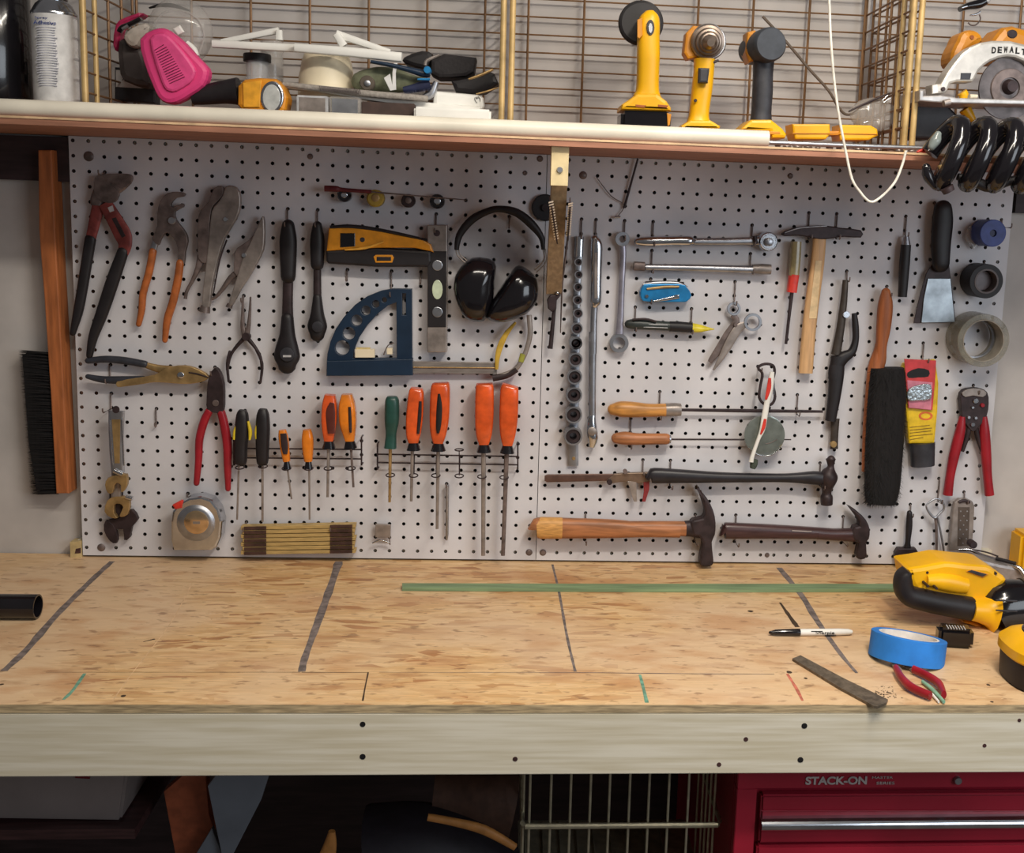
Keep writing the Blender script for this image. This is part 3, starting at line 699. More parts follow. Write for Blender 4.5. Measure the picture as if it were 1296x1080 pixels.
# 18 box end wrench
t = thing('combination_wrench', 'slim pale chrome wrench with a ring at its foot, right of the long chrome handle', 'wrench')
def ringw(v, c, ro, ri, t_, Y=-.012, th=.009, mt=satin, nm='box_end'):
    a = wp(v, *c, Y); R_ = ro/VW[v][2]*mpp(a); h = ri/VW[v][2]*mpp(a)
    return G().ring((a.x, Y-th/2, a.z), (a.x, Y+th/2, a.z), R_, h, seg=28).make(nm, mt, t_)
ringw('D', (530,468), 38, 18, t); ringw('D', (512,1015), 50, 32, t, th=.012)
S('shank', mat('matte_grey_wrench', (168,164,176), .35, .7), t, 'D', [(530,500,38),(535,560,32),(528,700,32),(522,850,34),(515,970,42)], -.012, .006)
hook('D', 536, 378, 470, 'holding the combination wrench', .022)
# 19 thin dark rod under the shelf
t = thing('thin_rod', 'thin dark rod leaning below the shelf, right of the wooden brace', 'rod')
S('rod', osteel, t, 'D', [(612,45,10),(540,305,14)], [-.010, -.006], None, sm=0)
t = thing('bent_wire', 'faint bent wire hook with a bright tip above the combination wrench', 'wire')
S('wire', dsteel, t, 'D', [(392,140,4),(470,240,5),(540,290,5),(505,350,5)], -.006, None)
S('tip', chrome, t, 'D', [(490,352,14),(520,352,14)], -.010, None, sm=0)
# 20 chrome ratchet, horizontal
t = thing('ratchet_wrench', 'polished chrome ratchet lying level on two hooks', 'wrench')
S('handle', chrome, t, 'F', [(135,225,50),(200,225,66),(350,222,62),(450,222,64),(470,225,50)], -.018, .018, rnd=True)
S('shaft', satin, t, 'F', [(465,226,46),(650,226,48),(850,222,54),(900,222,64)], -.017, .012)
G().disc('F', (948,226), 60, -.028, -.006, prof=[(0,.001),(0,.72),(.04,.76),(.04,.86),(.10,.95),(.2,1),(1,1),(1,.001)]).make('head', chrome, t)
G().disc('F', (950,228), 26, -.035, -.028).make('direction_knob', satin, t)
S('selector', osteel, t, 'F', [(860,190,26),(868,240,26)], -.026, .010, sm=0)
hook('F', 228, 112, 250, 'left one carrying the polished ratchet', .034); hook('F', 836, 128, 250, 'right one carrying the polished ratchet', .034)
t = thing('extension_bar', 'round steel extension bar lying level under the polished ratchet', 'bar')
S('bar', satin, t, 'F', [(180,385,42),(500,390,46),(850,400,50)], -.018, None, sm=0)
S('drive_end', dsteel, t, 'F', [(108,376,54),(175,380,56)], -.018, None, sm=0, e=4)
S('socket_end', steel, t, 'F', [(845,396,58),(900,396,66),(958,398,64)], -.018, None, sm=0)
hook('F', 218, 290, 415, 'left one carrying the extension bar', .034); hook('F', 826, 302, 420, 'right one carrying the extension bar', .034)
# 21 blue multitool
t = thing('folding_multitool', 'small bright blue folding tool with steel blades', 'multitool')
PLT('body', blue, t, 'F', [(150,540),(165,500),(200,488),(400,488),(440,510),(468,560),(440,598),(390,602),(200,600),(158,585)], -.026, .018, smooth=2, bev=.002)
S('blade', satin, t, 'F', [(165,490,18),(260,482,24),(380,484,24),(440,510,14)], -.022, .012)
S('blade', osteel, t, 'F', [(180,478,12),(300,476,14),(420,482,12)], -.016, .012)
S('blade', brass, t, 'F', [(190,520,14),(300,508,18),(390,506,14)], -.028, .003)
S('blade', chrome, t, 'F', [(232,596,10),(310,582,20),(390,566,24)], -.028, .003)
for x in (190, 372): G().disc('F', (x,565), 11, -.030, -.025).make('rivet', chrome, t)
hook('F', 208, 465, 605, 'under the blue folding tool', .028)
# 22 marker / pen
t = thing('voltage_tester', 'black pen tester with clear yellow tip', 'tester')
S('barrel', mat('dark_olive_plastic',(52,58,56),.4), t, 'F', [(78,738,54),(120,738,66),(250,746,60),(340,752,58)], -.018, None, rnd=True)
S('grip', black, t, 'F', [(330,752,64),(400,755,66),(470,760,62)], -.018, None, sm=0)
S('tip', mat('clear_yellow_tip',(226,206,60),.2), t, 'F', [(468,760,60),(520,765,50),(570,768,24),(608,770,6)], -.018, None)
S('clip', osteel, t, 'F', [(100,710,12),(180,706,14),(250,722,10)], -.030, .003)
for y_ in (740, 758): S('stripe', lgrey, t, 'F', [(170,y_-2,5),(320,y_+4,5)], -.0262, .001, sm=0)
hook('F', 112, 640, 775, 'left one under the pen tester', .028); hook('F', 460, 645, 790, 'right one under the pen tester', .028)
# 23 scissors
t = thing('scissors', 'small all metal scissors hanging by one finger ring', 'scissors')
ringw('F', (730,642), 42, 28, t, Y=-.014, th=.006, nm='finger_ring'); ringw('F', (848,726), 56, 40, t, Y=-.018, th=.006, nm='finger_ring')
S('blade', dsteel, t, 'F', [(722,680,34),(745,720,44),(700,800,62),(650,880,58),(590,960,36),(578,975,18)], -.014, .003)
S('blade', steel, t, 'F', [(800,740,40),(755,770,56),(700,860,54),(650,950,34),(602,1025,12)], -.018, .003)
G().disc('F', (742,742), 12, -.0215, -.012).make('pivot', dsteel, t)
hook('F', 730, 480, 615, 'holding the scissors', .026)
# 24 red/clear screwdriver
t = thing('screwdriver', 'screwdriver with smoky clear and red handle hanging under the tack hammer', 'screwdriver')
S('handle', mat('smoky_olive_plastic',(150,136,96),.25,coat=.5), t, 'G', [(124,295,56),(118,400,58),(110,490,56)], -.018, None, sm=0, e=5)
S('collar', brightred, t, 'G', [(112,484,58),(105,530,56),(98,585,56)], -.018, None, sm=0, e=4)
S('shaft', osteel, t, 'G', [(100,582,22),(82,740,18),(66,880,16)], -.018, None, sm=0)
# 25 tack hammer
t = thing('tack_hammer', 'light hammer with slim dark head and pale wood handle', 'hammer')
S('handle', palewood, t, 'G', [(258,270,74),(245,420,78),(215,640,80),(195,820,80),(178,1045,80)], -.018, .014, e=3, sm=3)
PLT('label', mat('handle_sticker',(226,196,150),.5), t, 'G', [(235,405),(270,405),(240,735),(196,735)], -.0258, .0006, bev=.0001)
PLT('head', osteel, t, 'G', [(52,248),(110,222),(200,208),(300,206),(380,218),(495,232),(495,274),(400,270),(320,280),(270,285),(210,275),(140,262),(62,266)], -.026, .018, smooth=2, bev=.002)
S('shine', satin, t, 'G', [(60,246,5),(150,218,8),(300,208,6)], -.026, .003)
hook('G', 190, 135, 280, 'left one carrying the tack hammer', .032); hook('G', 348, 138, 280, 'right one carrying the tack hammer', .032)
# 26 keyhole saw / folding tool
t = thing('hacksaw_handle', 'black mini saw holder with a looped grip', 'saw')
S('spine', mat('bronze_dark_steel',(74,66,60),.45,.5), t, 'G', [(405,515,32),(395,640,40),(375,800,48),(350,940,56)], -.016, .010)
S('grip_bow', black, t, 'G', [(455,705,30),(462,780,38),(462,860,38),(440,925,48),(390,960,72),(352,1010,80),(345,1078,80)], -.018, .016)
G().disc('G', (412,713), 20, -.026, -.012).make('clamp_bolt', chrome, t)
S('grip_tail', black, t, 'M', [(72,75,62),(68,150,70),(58,250,60),(40,370,48)], -.018, .016)
S('blade_end', mat('bronze_dark_steel',(74,66,60)), t, 'M', [(62,360,40),(58,430,36),(56,498,36)], -.014, .006)
G().disc('M', (55,478), 15, -.020, -.012).make('end_screw', brass, t)
hook('G', 404, 466, 520, 'holding the black mini saw', .022)
# 27 bench brush
t = thing('bench_brush', 'bench brush with reddish wood handle and long black bristles', 'brush')
S('handle', brushwood, t, 'H', [(178,606,50),(175,680,82),(165,800,78),(152,900,60),(145,980,66),(118,1040,74)], -.020, .020, rnd=True)
S('block', brushwood, t, 'M', [(272,0,44),(262,60,56),(240,130,60),(218,250,40),(205,400,36),(195,600,26)], -.018, .020)
# bristle clump: many strands around a core
g = G(); core = [(300,130,150),(298,250,172),(290,400,176),(282,550,170),(275,680,160),(268,745,130)]
g.stroke('M', core, -.032, .036, e=2.4)
for k in range(1700):
    f_ = random.random(); i = min(int(f_*5), 4); a = f_*5-i
    cx_ = core[i][0]*(1-a)+core[i+1][0]*a; cy_ = core[i][1]*(1-a)+core[i+1][1]*a; wv = (core[i][2]*(1-a)+core[i+1][2]*a)/2
    th = random.uniform(-.1, math.pi+.1); x0 = cx_ + wv*.93*math.cos(th); yy = -.032 - .017*math.sin(th)
    p = wp('M', x0, cy_, yy)
    dr = Vector((math.cos(th)*.5+random.uniform(-.25,.25), -math.sin(th)*.35, random.uniform(-1,-.2))).normalized()
    L_ = random.uniform(.005, .014); q = p + dr*L_; w2 = Vector((.0006,0,0)) if abs(dr.x) < .7 else Vector((0,0,.0006))
    g.add([p-w2, p+w2, q, p+Vector((0,.0006,0))], [(0,1,2),(1,3,2),(3,0,2)])
for k in range(260):
    x0 = random.uniform(200, 345); p = wp('M', x0, random.uniform(725,750), random.uniform(-.048,-.016)); q = p + Vector((random.uniform(-.002,.002), 0, -random.uniform(.003,.010)))
    g.add([p+Vector((-.0006,0,0)), p+Vector((.0006,0,0)), q, p+Vector((0,.0007,0))], [(0,1,2),(1,3,2),(3,0,2)])
g.make('bristles', bristle, t)
hook('H', 177, 573, 625, 'holding the bench brush', .03)
# 28 nail punch
t = thing('awl', 'narrow black handled awl hanging left of the scraper', 'awl')
S('handle', black, t, 'H', [(288,345,52),(280,450,54),(268,630,46)], -.016, None, sm=0, e=3)
S('ferrule', satin, t, 'H', [(289,300,28),(289,345,46)], -.016, None, sm=0)
hook('H', 286, 188, 300, 'holding the narrow black awl', .022)
# 29 scraper
t = thing('putty_knife', 'wide putty knife with long black handle and bright steel blade', 'scraper')
S('handle', black, t, 'H', [(490,150,98),(488,220,112),(480,330,106),(478,450,92)], -.022, .022, rnd=True, e=3)
PLT('shoulder', osteel, t, 'H', [(432,450),(524,450),(535,540),(560,770),(330,775),(345,700),(370,600),(400,500)], -.014, .002)
PLT('blade', mat('worn_blade_steel',(158,166,172),.36,.75,var=.3,scale=25), t, 'H', [(408,530),(532,530),(556,768),(372,772),(385,640)], -.0165, .0015)
hook('H', 440, 115, 160, 'behind the putty knife handle', .03)
# 30 rolls on the right
def roll(lab, c, r, ri, Y0, mouter, mcore, hue=None):
    t = thing('tape_roll', lab, 'tape', 'rolls hung at the right end')
    a = wp('H', *c, Y0); R_ = r/4.32*mpp(a); h = ri/4.32*mpp(a)
    G().ring((a.x, Y0, a.z), (a.x, -.004, a.z), R_, h, seg=44).make('tape', mouter, t)
    if mcore: G().ring((a.x, Y0-.001, a.z), (a.x, -.003, a.z), h, h*.86, seg=44).make('core', mcore, t)
    return t, a, R_, h
t, a, R_, h = roll('deep blue tape roll, topmost of the three rolls', (765,282), 74, 20, -.050, deepblue, None)
G().lathe((a.x, -.046, a.z), (a.x, -.01, a.z), [(0,.001),(0,h),(1,h),(1,.001)], seg=24).make('core', mat('dark_blue_core',(30,36,80),.5), t)
S('wrapper', glass, t, 'H', [(650,250,40),(640,300,60),(670,360,40)], -.01, .002)
t, a, R_, h = roll('black tape roll with grey core, middle of the three rolls', (728,545), 94, 68, -.050, mat('black_vinyl_tape',(26,22,26),.55), mat('grey_brown_core',(92,82,82),.5))
G().lathe((a.x, -.030, a.z), (a.x, -.012, a.z), [(0,.001),(0,h*.8),(1,h*.8),(1,.001)], seg=24).make('core_web', mat('dull_mauve_web',(110,96,98),.4), t)
t, a, R_, h = roll('clear packing tape roll, lowest and widest of the three rolls', (712,870), 146, 118, -.060, mat('clear_tape_film',(150,144,128),.25,alpha=.55,coat=.2), None)
G().ring((a.x, -.0605, a.z), (a.x, -.004, a.z), h*.99, h*.94, seg=44).make('core', mat('pale_card_core',(150,142,130),.6), t)
G().ring((a.x, -.028, a.z), (a.x, -.020, a.z), h*.93, h*.86, seg=44).make('inner_rib', satin, t)
hook('H', 805, 205, 250, 'under the deep blue roll', .045); hook('H', 718, 430, 505, 'under the black roll', .04)
hook('H', 760, 735, 790, 'under the clear tape roll', .05)
# 31 yellow tube with red card
t = thing('adhesive_tube', 'yellow tube with dark cap standing behind the red card', 'tube')
PLT('tube_body', mat('bright_yellow_tube',(236,196,40),.35), t, 'M', [(378,110),(520,92),(535,200),(530,330),(516,475),(400,475),(385,330),(360,160)], -.024, .018, smooth=0, bev=.004)
S('cap', charcoal, t, 'M', [(458,470,116),(460,575,108)], -.018, None, sm=0, flatten=.6)
for i, yy in enumerate((390,403,416,430,446)): S('print_line', mat('brown_print',(120,84,30),.6), t, 'M', [(402,yy+10,2.6),(402+[90,100,96,104,60][i],yy,2.6)], -.0245, .0006, sm=0)
PLT('seal_mark', mat('orange_print',(222,110,50),.5), t, 'M', circ(474,348,32,18,20), -.0245, .0006, holes=[circ(474,348,22,18,12)], bev=.0001)
t = thing('blister_card', 'red blister card hanging in front of the yellow tube', 'card')
PLT('card', mat('red_card',(206,62,66),.5,var=.1), t, 'M', [(376,88),(522,95),(518,175),(505,322),(395,312),(385,200)], -.030, .0012)
PLT('lower_panel', mat('pink_card',(216,130,150),.45), t, 'M', [(390,185),(505,195),(498,320),(398,310)], -.0306, .0008, bev=.0001)
PLT('black_band', ink, t, 'M', [(392,150),(440,130),(488,140),(486,168),(440,172),(396,174)], -.0308, .0008, bev=.0001, smooth=2)
PLT('blister', mat('silver_foil',(190,200,206),.2,.7,bump=.8,scale=200), t, 'M', [(390,258),(400,225),(440,208),(498,205),(498,270),(440,278),(402,280)], -.036, .006, bev=.0015, smooth=2)
hook('M', 458, 18, 95, 'holding the red blister card', .034)
# 32 wire stripper
t = thing('wire_stripper', 'wire stripper with spread red grips and dark riveted head', 'pliers')
PLT('head', osteel, t, 'M', [(636,245),(665,225),(720,222),(755,240),(762,290),(752,350),(715,400),(690,420),(665,395),(640,350),(634,290)], -.024, .014, smooth=2, bev=.001)
PLT('top_plate', steel, t, 'M', [(640,245),(668,226),(720,224),(752,242),(735,262),(690,255),(655,262)], -.027, .004, smooth=2)
for x, y, r, m_ in ((704,280,12,chrome),(690,388,10,chrome),(672,355,7,satin),(704,358,7,satin),(690,310,6,satin),(735,300,9,red)): G().disc('M', (x,y), r, -.0285, -.022).make('rivet', m_, t)
for pts, gp in (([(675,390,24),(660,450,22),(640,510,16)], [(640,350,26),(630,420,46),(605,520,48),(585,620,40),(574,708,44)]), ([(700,390,24),(712,450,22),(730,510,16)], [(740,350,26),(742,420,46),(748,520,48),(755,620,40),(764,708,42)])):
    S('inner_arm', osteel, t, 'M', pts, -.018, .008); S('grip', red, t, 'M', gp, -.020, .016)
hook('M', 690, 208, 240, 'holding the wire stripper', .03)
# 33 small brush
t = thing('small_paint_brush', 'small black sponge brush hanging near the bottom edge', 'brush')
S('handle', black, t, 'M', [(400,790,24),(398,850,30),(392,920,24),(390,945,34)], -.016, .010, rnd=True)
PLT('head', osteel, t, 'M', [(335,975),(350,952),(430,952),(444,975),(440,1012),(340,1012)], -.022, .014, bev=.002)
hook('M', 400, 752, 800, 'holding the small black brush', .02)
# 34 corkscrew ring key
t = thing('ring_key', 'steel ring with two long thin legs, right of the small brush', 'key')
S('ring', satin, t, 'e', [(100,330,14),(160,280,22),(220,262,20),(280,310,26),(285,370,24),(230,430,24),(195,462,26),(150,430,26),(110,370,20),(100,330,14)], -.020, .006)
S('leg', dsteel, t, 'e', [(200,460,34),(210,600,28),(212,890,24)], -.016, .004)
S('leg', satin, t, 'e', [(220,460,22),(262,660,22),(296,885,24)], -.014, .004)
hook('e', 230, 50, 280, 'holding the ring with two legs', .026)
# 35 perforated grey rasp
t = thing('rasp_blade', 'grey perforated steel plane blade with rounded top', 'rasp')
PLT('body', steel, t, 'e', [(345,810),(380,400),(400,300),(450,262),(530,260),(590,290),(612,340),(598,600),(585,790),(500,800)], -.018, .010, bev=.002)
PLT('recess', mat('brownish_steel',(104,92,84),.5,.6), t, 'e', [(440,350),(560,350),(555,560),(545,760),(430,760)], -.0188, .001)
for i in range(8):
    for j in range(3): G_ = G().disc('e', (466+j*34-i*1.5, 395+i*48), 8, -.0198, -.018, seg=8).make('tooth', satin, t) if (i+j) % 2 == 0 else None
S('top_band', osteel, t, 'e', [(445,300,30),(500,282,40),(560,300,30)], -.0205, .004)
hook('e', 500, 193, 290, 'holding the perforated blade', .022)
# 36 small hook / fitting on the left
hook('I', 713, 352, 430, 'empty, between the wrenches and the cutters', .012)
# yellow metal slip joint pliers lying level
t = thing('combination_pliers', 'yellowed slip joint pliers with dark blue black grips lying level', 'pliers')
S('grip', mat('blue_black_grip', (50,52,60), .45), t, 'I', [(402,132,28),(480,125,32),(570,132,34),(660,148,32)], -.018, .012, rnd=True)
S('grip', mat('blue_black_grip', (50,52,60)), t, 'I', [(400,204,22),(470,218,32),(560,220,36),(655,218,34)], -.022, .012, rnd=True)
S('arm', brass, t, 'I', [(655,148,26),(720,168,36),(800,178,44),(900,185,40)], -.018, .007)
G().plate('J', [(-20,135),(30,105),(90,90),(150,92),(200,110),(248,145),(200,172),(120,178),(40,172),(-20,170),(-70,178),(-160,190),(-200,192),(-200,165),(-120,150)], -.028, .010, bev=.001, smooth=2).make('jaws', brass, t)
S('jaw_line', osteel, t, 'J', [(150,122,6),(195,130,8),(245,146,6)], -.0285, .002)
G().disc('J', (110,136), 16, -.0305, -.025).make('pivot_bolt', chrome, t)
hook('I', 502, 145, 225, 'in the grips of the yellowed pliers', .028)
# red side cutters
t = thing('side_cutters', 'cutting pliers with spread red grips, hanging below the tip of the yellowed pliers', 'pliers')
G().plate('J', [(270,105),(285,100),(305,125),(320,180),(322,250),(318,310),(290,322),(240,305),(236,250),(240,180),(252,130)], -.026, .012, smooth=2, bev=.0015).make('jaws', osteel, t)
G().disc('J', (280,272), 16, -.0275, -.02).make('pivot', dsteel, t)
S('grip', red, t, 'J', [(250,310,38),(225,360,40),(202,450,38),(198,550,34),(188,662,28)], -.020, .014, rnd=True)
S('grip', red, t, 'J', [(308,315,38),(322,370,42),(338,470,42),(340,580,36),(342,690,26)], -.020, .014, rnd=True)
hook('J', 282, 92, 125, 'holding the red gripped cutters', .03)
# adjustable wrenches nested in front of each other
def adj(lab, v, hand, head, jaw, Y, mt, hm=None, knurl=None):
    t = thing('adjustable_wrench', lab, 'wrench', 'adjustable wrenches hung together')
    S('handle', mt, t, v, hand, Y, .008, e=3)
    PLT('head', hm or mt, t, v, head, Y-.005, .010, smooth=2, bev=.001)
    if jaw: PLT('movable_jaw', hm or mt, t, v, jaw, Y-.0055, .009, smooth=2, bev=.001)
    if knurl: S('adjusting_screw', chrome, t, v, knurl, Y-.004, None, sm=0)
    return t
adj('rearmost and darkest wrench, whose jaws hang lowest', 'I', [(530,700,60),(530,800,60),(530,840,60)], [(490,860),(540,850),(575,825),(600,812),(628,855),(600,890),(590,940),(565,950),(560,900),(520,905),(500,880)], [(480,862),(515,880),(535,930),(530,965),(500,955),(472,905)], -.012, osteel)
adj('middle wrench with yellowed jaws, below the smallest one', 'I', [(535,640,50),(530,700,44),(530,770,44)], [(488,770),(525,752),(580,758),(590,790),(580,835),(550,845),(545,835),(560,800),(545,785),(520,790),(520,830),(535,850),(505,848),(475,820)], None, -.022, steel, brass, [(575,752,22),(604,760,22)])
t = adj('frontmost small wrench with chrome handle and yellowed jaw', 'I', [(532,360,72),(530,420,68),(530,520,62),(535,600,60),(538,640,58)], [(490,668),(530,655),(575,652),(578,700),(560,730),(550,728),(550,700),(535,690),(520,700),(512,735),(490,735),(478,700)], None, -.033, satin, brass, [(520,632,24),(560,650,24)])
PLT('handle_recess', brass, t, 'I', [(508,400),(548,400),(545,600),(522,600)], -.0376, .001)
PLT('hang_eye', osteel, t, 'I', circ(528,355,17), -.0376, .001)
for a, b in (((500,400),(514,610)), ((556,400),(566,610))): S('rib', chrome, t, 'I', [(a[0],a[1],6),(b[0],b[1],6)], -.0378, .002, sm=0)
hook('I', 510, 283, 350, 'holding the adjustable wrenches', .044)
# tape measure
t = thing('tape_measure', 'square chrome tape measure with a red tab', 'tape measure')
PLT('case', chrome, t, 'J', [(70,800),(100,762),(150,735),(210,728),(260,745),(295,790),(312,850),(305,930),(285,975),(255,992),(75,992),(62,940),(62,850)], -.040, .034, smooth=0, bev=.004)
G().disc('J', (182,860), 92, -.044, -.036, prof=[(0,.001),(0,.8),(.2,.88),(.5,1),(1,1),(1,.001)]).make('face_plate', satin, t)
G().disc('J', (186,855), 60, -.0455, -.040, prof=[(0,.001),(0,.85),(.3,1),(1,1)]).make('centre_dome', mat('warm_chrome',(220,190,150),.2,.9), t)
PLT('lock_tab', brightred, t, 'J', [(68,770),(110,748),(122,752),(118,785),(82,792)], -.041, .010, bev=.002)
PLT('label', steel, t, 'J', [(170,850),(205,850),(205,862),(170,862)], -.0459, .0006, bev=.0001)
hook('J', 150, 712, 745, 'behind the chrome tape measure', .03)
# folding ruler: many leaves
t = thing('folding_ruler', 'folded yellow wooden ruler with dark worn ends', 'ruler')
c0 = wp('J', 400, 885, -.02)
for i in range(7):
    y0 = 866 + i*20.5; PLT('ruler_leaf', ywood, t, 'J', [(404+ (i%2)*8, y0+8-i*.5),(965-(i%3)*4, y0-2),(963-(i%3)*4, y0+15),(404+(i%2)*8, y0+25-i*.5)], -.022-(i%2)*.0012, .016, bev=.0006)
for x0, x1, dy in ((420,528,8),(840,948,0)):
    for i in range(7): y0 = 867 + i*20.5 + dy; PLT('worn_plate', mat('dark_worn_brown',(72,48,40),.6,var=.3), t, 'J', [(x0,y0),(x1,y0-2),(x1,y0+14),(x0,y0+16)], -.0242, .001, bev=.0001)
hook('J', 440, 850, 880, 'left one at the folded ruler', .028); hook('J', 860, 850, 880, 'right one at the folded ruler', .028)
# ---------------------------------------------------------------- screwdriver racks
def rack(lab, v, x0, x1, ya, yb, tilt, rings, posts):
    t = thing('screwdriver_rack', lab, 'rack')
    a0, a1 = wp(v, x0, ya, -.018), wp(v, x1, ya+tilt, -.018); b0, b1 = wp(v, x0, yb, -.018), wp(v, x1, yb+tilt, -.018)
    G().tube([a0, a1], .0014, smooth=0).tube([b0, b1], .0014, smooth=0).make('rail', osteel, t)
    for x in posts:
        p0 = wp(v, x, ya-55, -.016); p1 = wp(v, x, yb+35, -.016)
        G().tube([(p0.x, .004, p0.z), (p0.x, -.018, p0.z), (p1.x, -.018, p1.z), (p1.x, .0, p1.z)], .0015, smooth=0).make('post', osteel, t)
    for x, y in rings:
        p = wp(v, x, y, -.030); q = wp(v, x, ya + tilt*(x-x0)/(x1-x0), -.018)
        g = G(); g.tube([(p.x+.0075*math.cos(k), -.030+.009*math.sin(k), p.z+.0012*math.sin(k)) for k in [i*math.pi/8 for i in range(16)]], .0011, smooth=0, closed=True, up=Vector((0,0,1)))
        g.tube([(p.x, -.021, p.z), (p.x, -.018, q.z)], .0011, smooth=0).make('ring', osteel, t)
    return t
rack('left black wire rack holding six screwdrivers', 'J', 370, 996, 492, 538, 6, [(400,585),(512,580),(627,590),(735,590),(832,590),(942,590)], [372, 994])
rack('right black wire rack holding green and orange screwdrivers', 'K', 200, 938, 478, 522, 12, [(266,588),(388,590),(505,590),(628,592),(747,596),(864,600)], [199, 936])
G().tube([(lambda p: (p.x+.0075*math.cos(k), -.030+.009*math.sin(k), p.z))(wp('K', 628, 455, -.03)) for k in [i*math.pi/8 for i in range(16)]], .0011, smooth=0, closed=True, up=Vector((0,0,1))).tube([wp('K',628,460,-.03), wp('K',628,590,-.03)], .0009, smooth=0).make('empty_ring', osteel, TH[-1])
def sd(lab, v, handle, ferr, shaft, hm, sm_=steel, inlay=None, Y=-.030, e=3, side=None):
    t = thing('screwdriver', lab, 'screwdriver', 'screwdrivers in the wire racks')
    S('handle', hm, t, v, handle, Y, None, rnd=False, e=e)
    if ferr: S('ferrule', blackgl, t, v, ferr, Y, None)
    S('shaft', sm_, t, v, shaft, Y, None, sm=0, seg=10)
    if inlay: 
        w_ = max(h_[2] for h_ in handle)/VW[v][2]*.00138/2
        S('inlay', inlay[0], t, v, inlay[1], Y-w_*1.0, .0034)
    if side:
        for s_ in side: S('yellow_inset', mat('sharp_yellow',(232,204,50),.4), t, v, s_, Y-.005, .014)
    return t
ys = mat('sharp_yellow',(232,204,50),.4)
sd('black handled screwdriver with yellow insets, first in the left rack', 'J', [(415,306,36),(412,330,56),(410,400,66),(405,480,60),(404,555,56),(402,572,40)], None, [(395,570,10),(386,840,9)], black, steel, None, side=[[(392,360,12),(378,410,22),(372,448,14)],[(440,360,10),(450,410,18),(448,450,10)]])
sd('black handled screwdriver with one yellow inset, second in the left rack', 'J', [(514,300,36),(512,330,58),(512,400,66),(510,480,62),(510,555,54),(510,572,40)], None, [(510,570,12),(510,850,11)], black, steel, None, side=[[(498,348,14),(484,400,24),(482,445,16)]])
sd('small screwdriver with short dark orange handle, third in the left rack', 'J', [(607,402,34),(612,440,46),(620,500,42),(628,555,34)], [(628,555,24),(630,592,38)], [(632,590,9),(652,740,8)], orange2, steel, (osteel, [(612,420,30),(618,480,34),(622,520,20)]))
sd('small golden orange screwdriver, fourth in the left rack', 'J', [(727,400,38),(730,440,54),(732,500,52),(734,555,38)], [(734,552,26),(735,590,40)], [(738,588,10),(740,840,9)], orange2)
sd('orange screwdriver with brown stained handle, fifth in the left rack', 'J', [(840,230,50),(838,280,70),(836,360,72),(834,420,56),(834,455,44)], [(834,450,40),(834,490,64)], [(832,490,14),(828,730,13)], orange, steel, (mat('brown_grime',(96,44,36),.4), [(850,270,20),(842,320,46),(846,420,34)]), e=5)
sd('golden orange screwdriver, last in the left rack', 'J', [(922,228,50),(924,280,76),(928,360,80),(934,420,60),(936,455,44)], [(936,450,40),(940,490,64)], [(942,490,12),(954,682,11)], orange2, dsteel, (osteel, [(935,290,12),(938,360,16),(940,415,10)]), e=5)
sd('dark green screwdriver, first in the right rack', 'K', [(275,174,50),(275,200,72),(274,300,74),(270,370,56),(266,445,64)], None, [(266,445,18),(262,730,14)], dgreen, brass)
sd('orange screwdriver with a dark stripe, second in the right rack', 'K', [(405,130,60),(402,160,80),(394,280,88),(388,370,76),(388,415,52)], [(388,410,44),(388,455,74)], [(382,450,18),(376,725,15)], orange, steel, (osteel, [(424,200,14),(420,280,20),(412,370,14)]), e=5)
sd('orange screwdriver with a black printed stripe, third in the right rack', 'K', [(530,104,80),(530,130,100),(525,280,102),(520,370,82),(518,418,52)], [(518,410,46),(518,458,80)], [(518,455,20),(512,870,16)], orange, steel, (ink, [(522,160,12),(524,230,30),(520,320,28),(516,368,14)]), e=5)
sd('plain orange screwdriver, fourth in the right rack', 'K', [(762,108,80),(762,130,96),(760,280,98),(758,370,84),(758,425,52)], [(758,418,46),(758,465,78)], [(756,462,26),(754,1010,22)], orange, steel, None, e=5)
sd('plain orange screwdriver with the longest shaft, last in the right rack', 'K', [(895,115,76),(892,140,96),(888,280,98),(884,370,82),(882,430,52)], [(882,424,46),(880,470,78)], [(878,466,26),(858,1010,22)], orange, dsteel, None, e=5)
# drill bit
t = thing('drill_bit', 'long thin pale drill bit hanging in front of the empty ring', 'drill bit')
S('shank', satin, t, 'K', [(566,640,18),(564,900,16),(562,930,10)], -.010, None, sm=0)
g = G(); pts = []
for i in range(60):
    p = wp('K', 566-i*.06, 650+i*4.4, -.010); pts.append(p + Vector((.0022*math.cos(i*.8), .0022*math.sin(i*.8), 0)))
g.tube(pts, .0006, smooth=0, seg=5).make('flute', dsteel, t)
hook('K', 566, 632, 650, 'holding the long drill bit', .014)
# razor blade scraper
t = thing('razor_scraper', 'tiny grey blade scraper clipped near the bottom edge', 'scraper')
PLT('blade_holder', steel, t, 'K', [(188,846),(268,850),(266,918),(186,915)], -.014, .006, bev=.001)
S('lower_clip', chrome, t, 'K', [(172,945,10),(215,930,8),(262,945,10)], -.014, .004); S('side_wire', dsteel, t, 'K', [(262,915,6),(264,955,6)], -.012, None, sm=0)
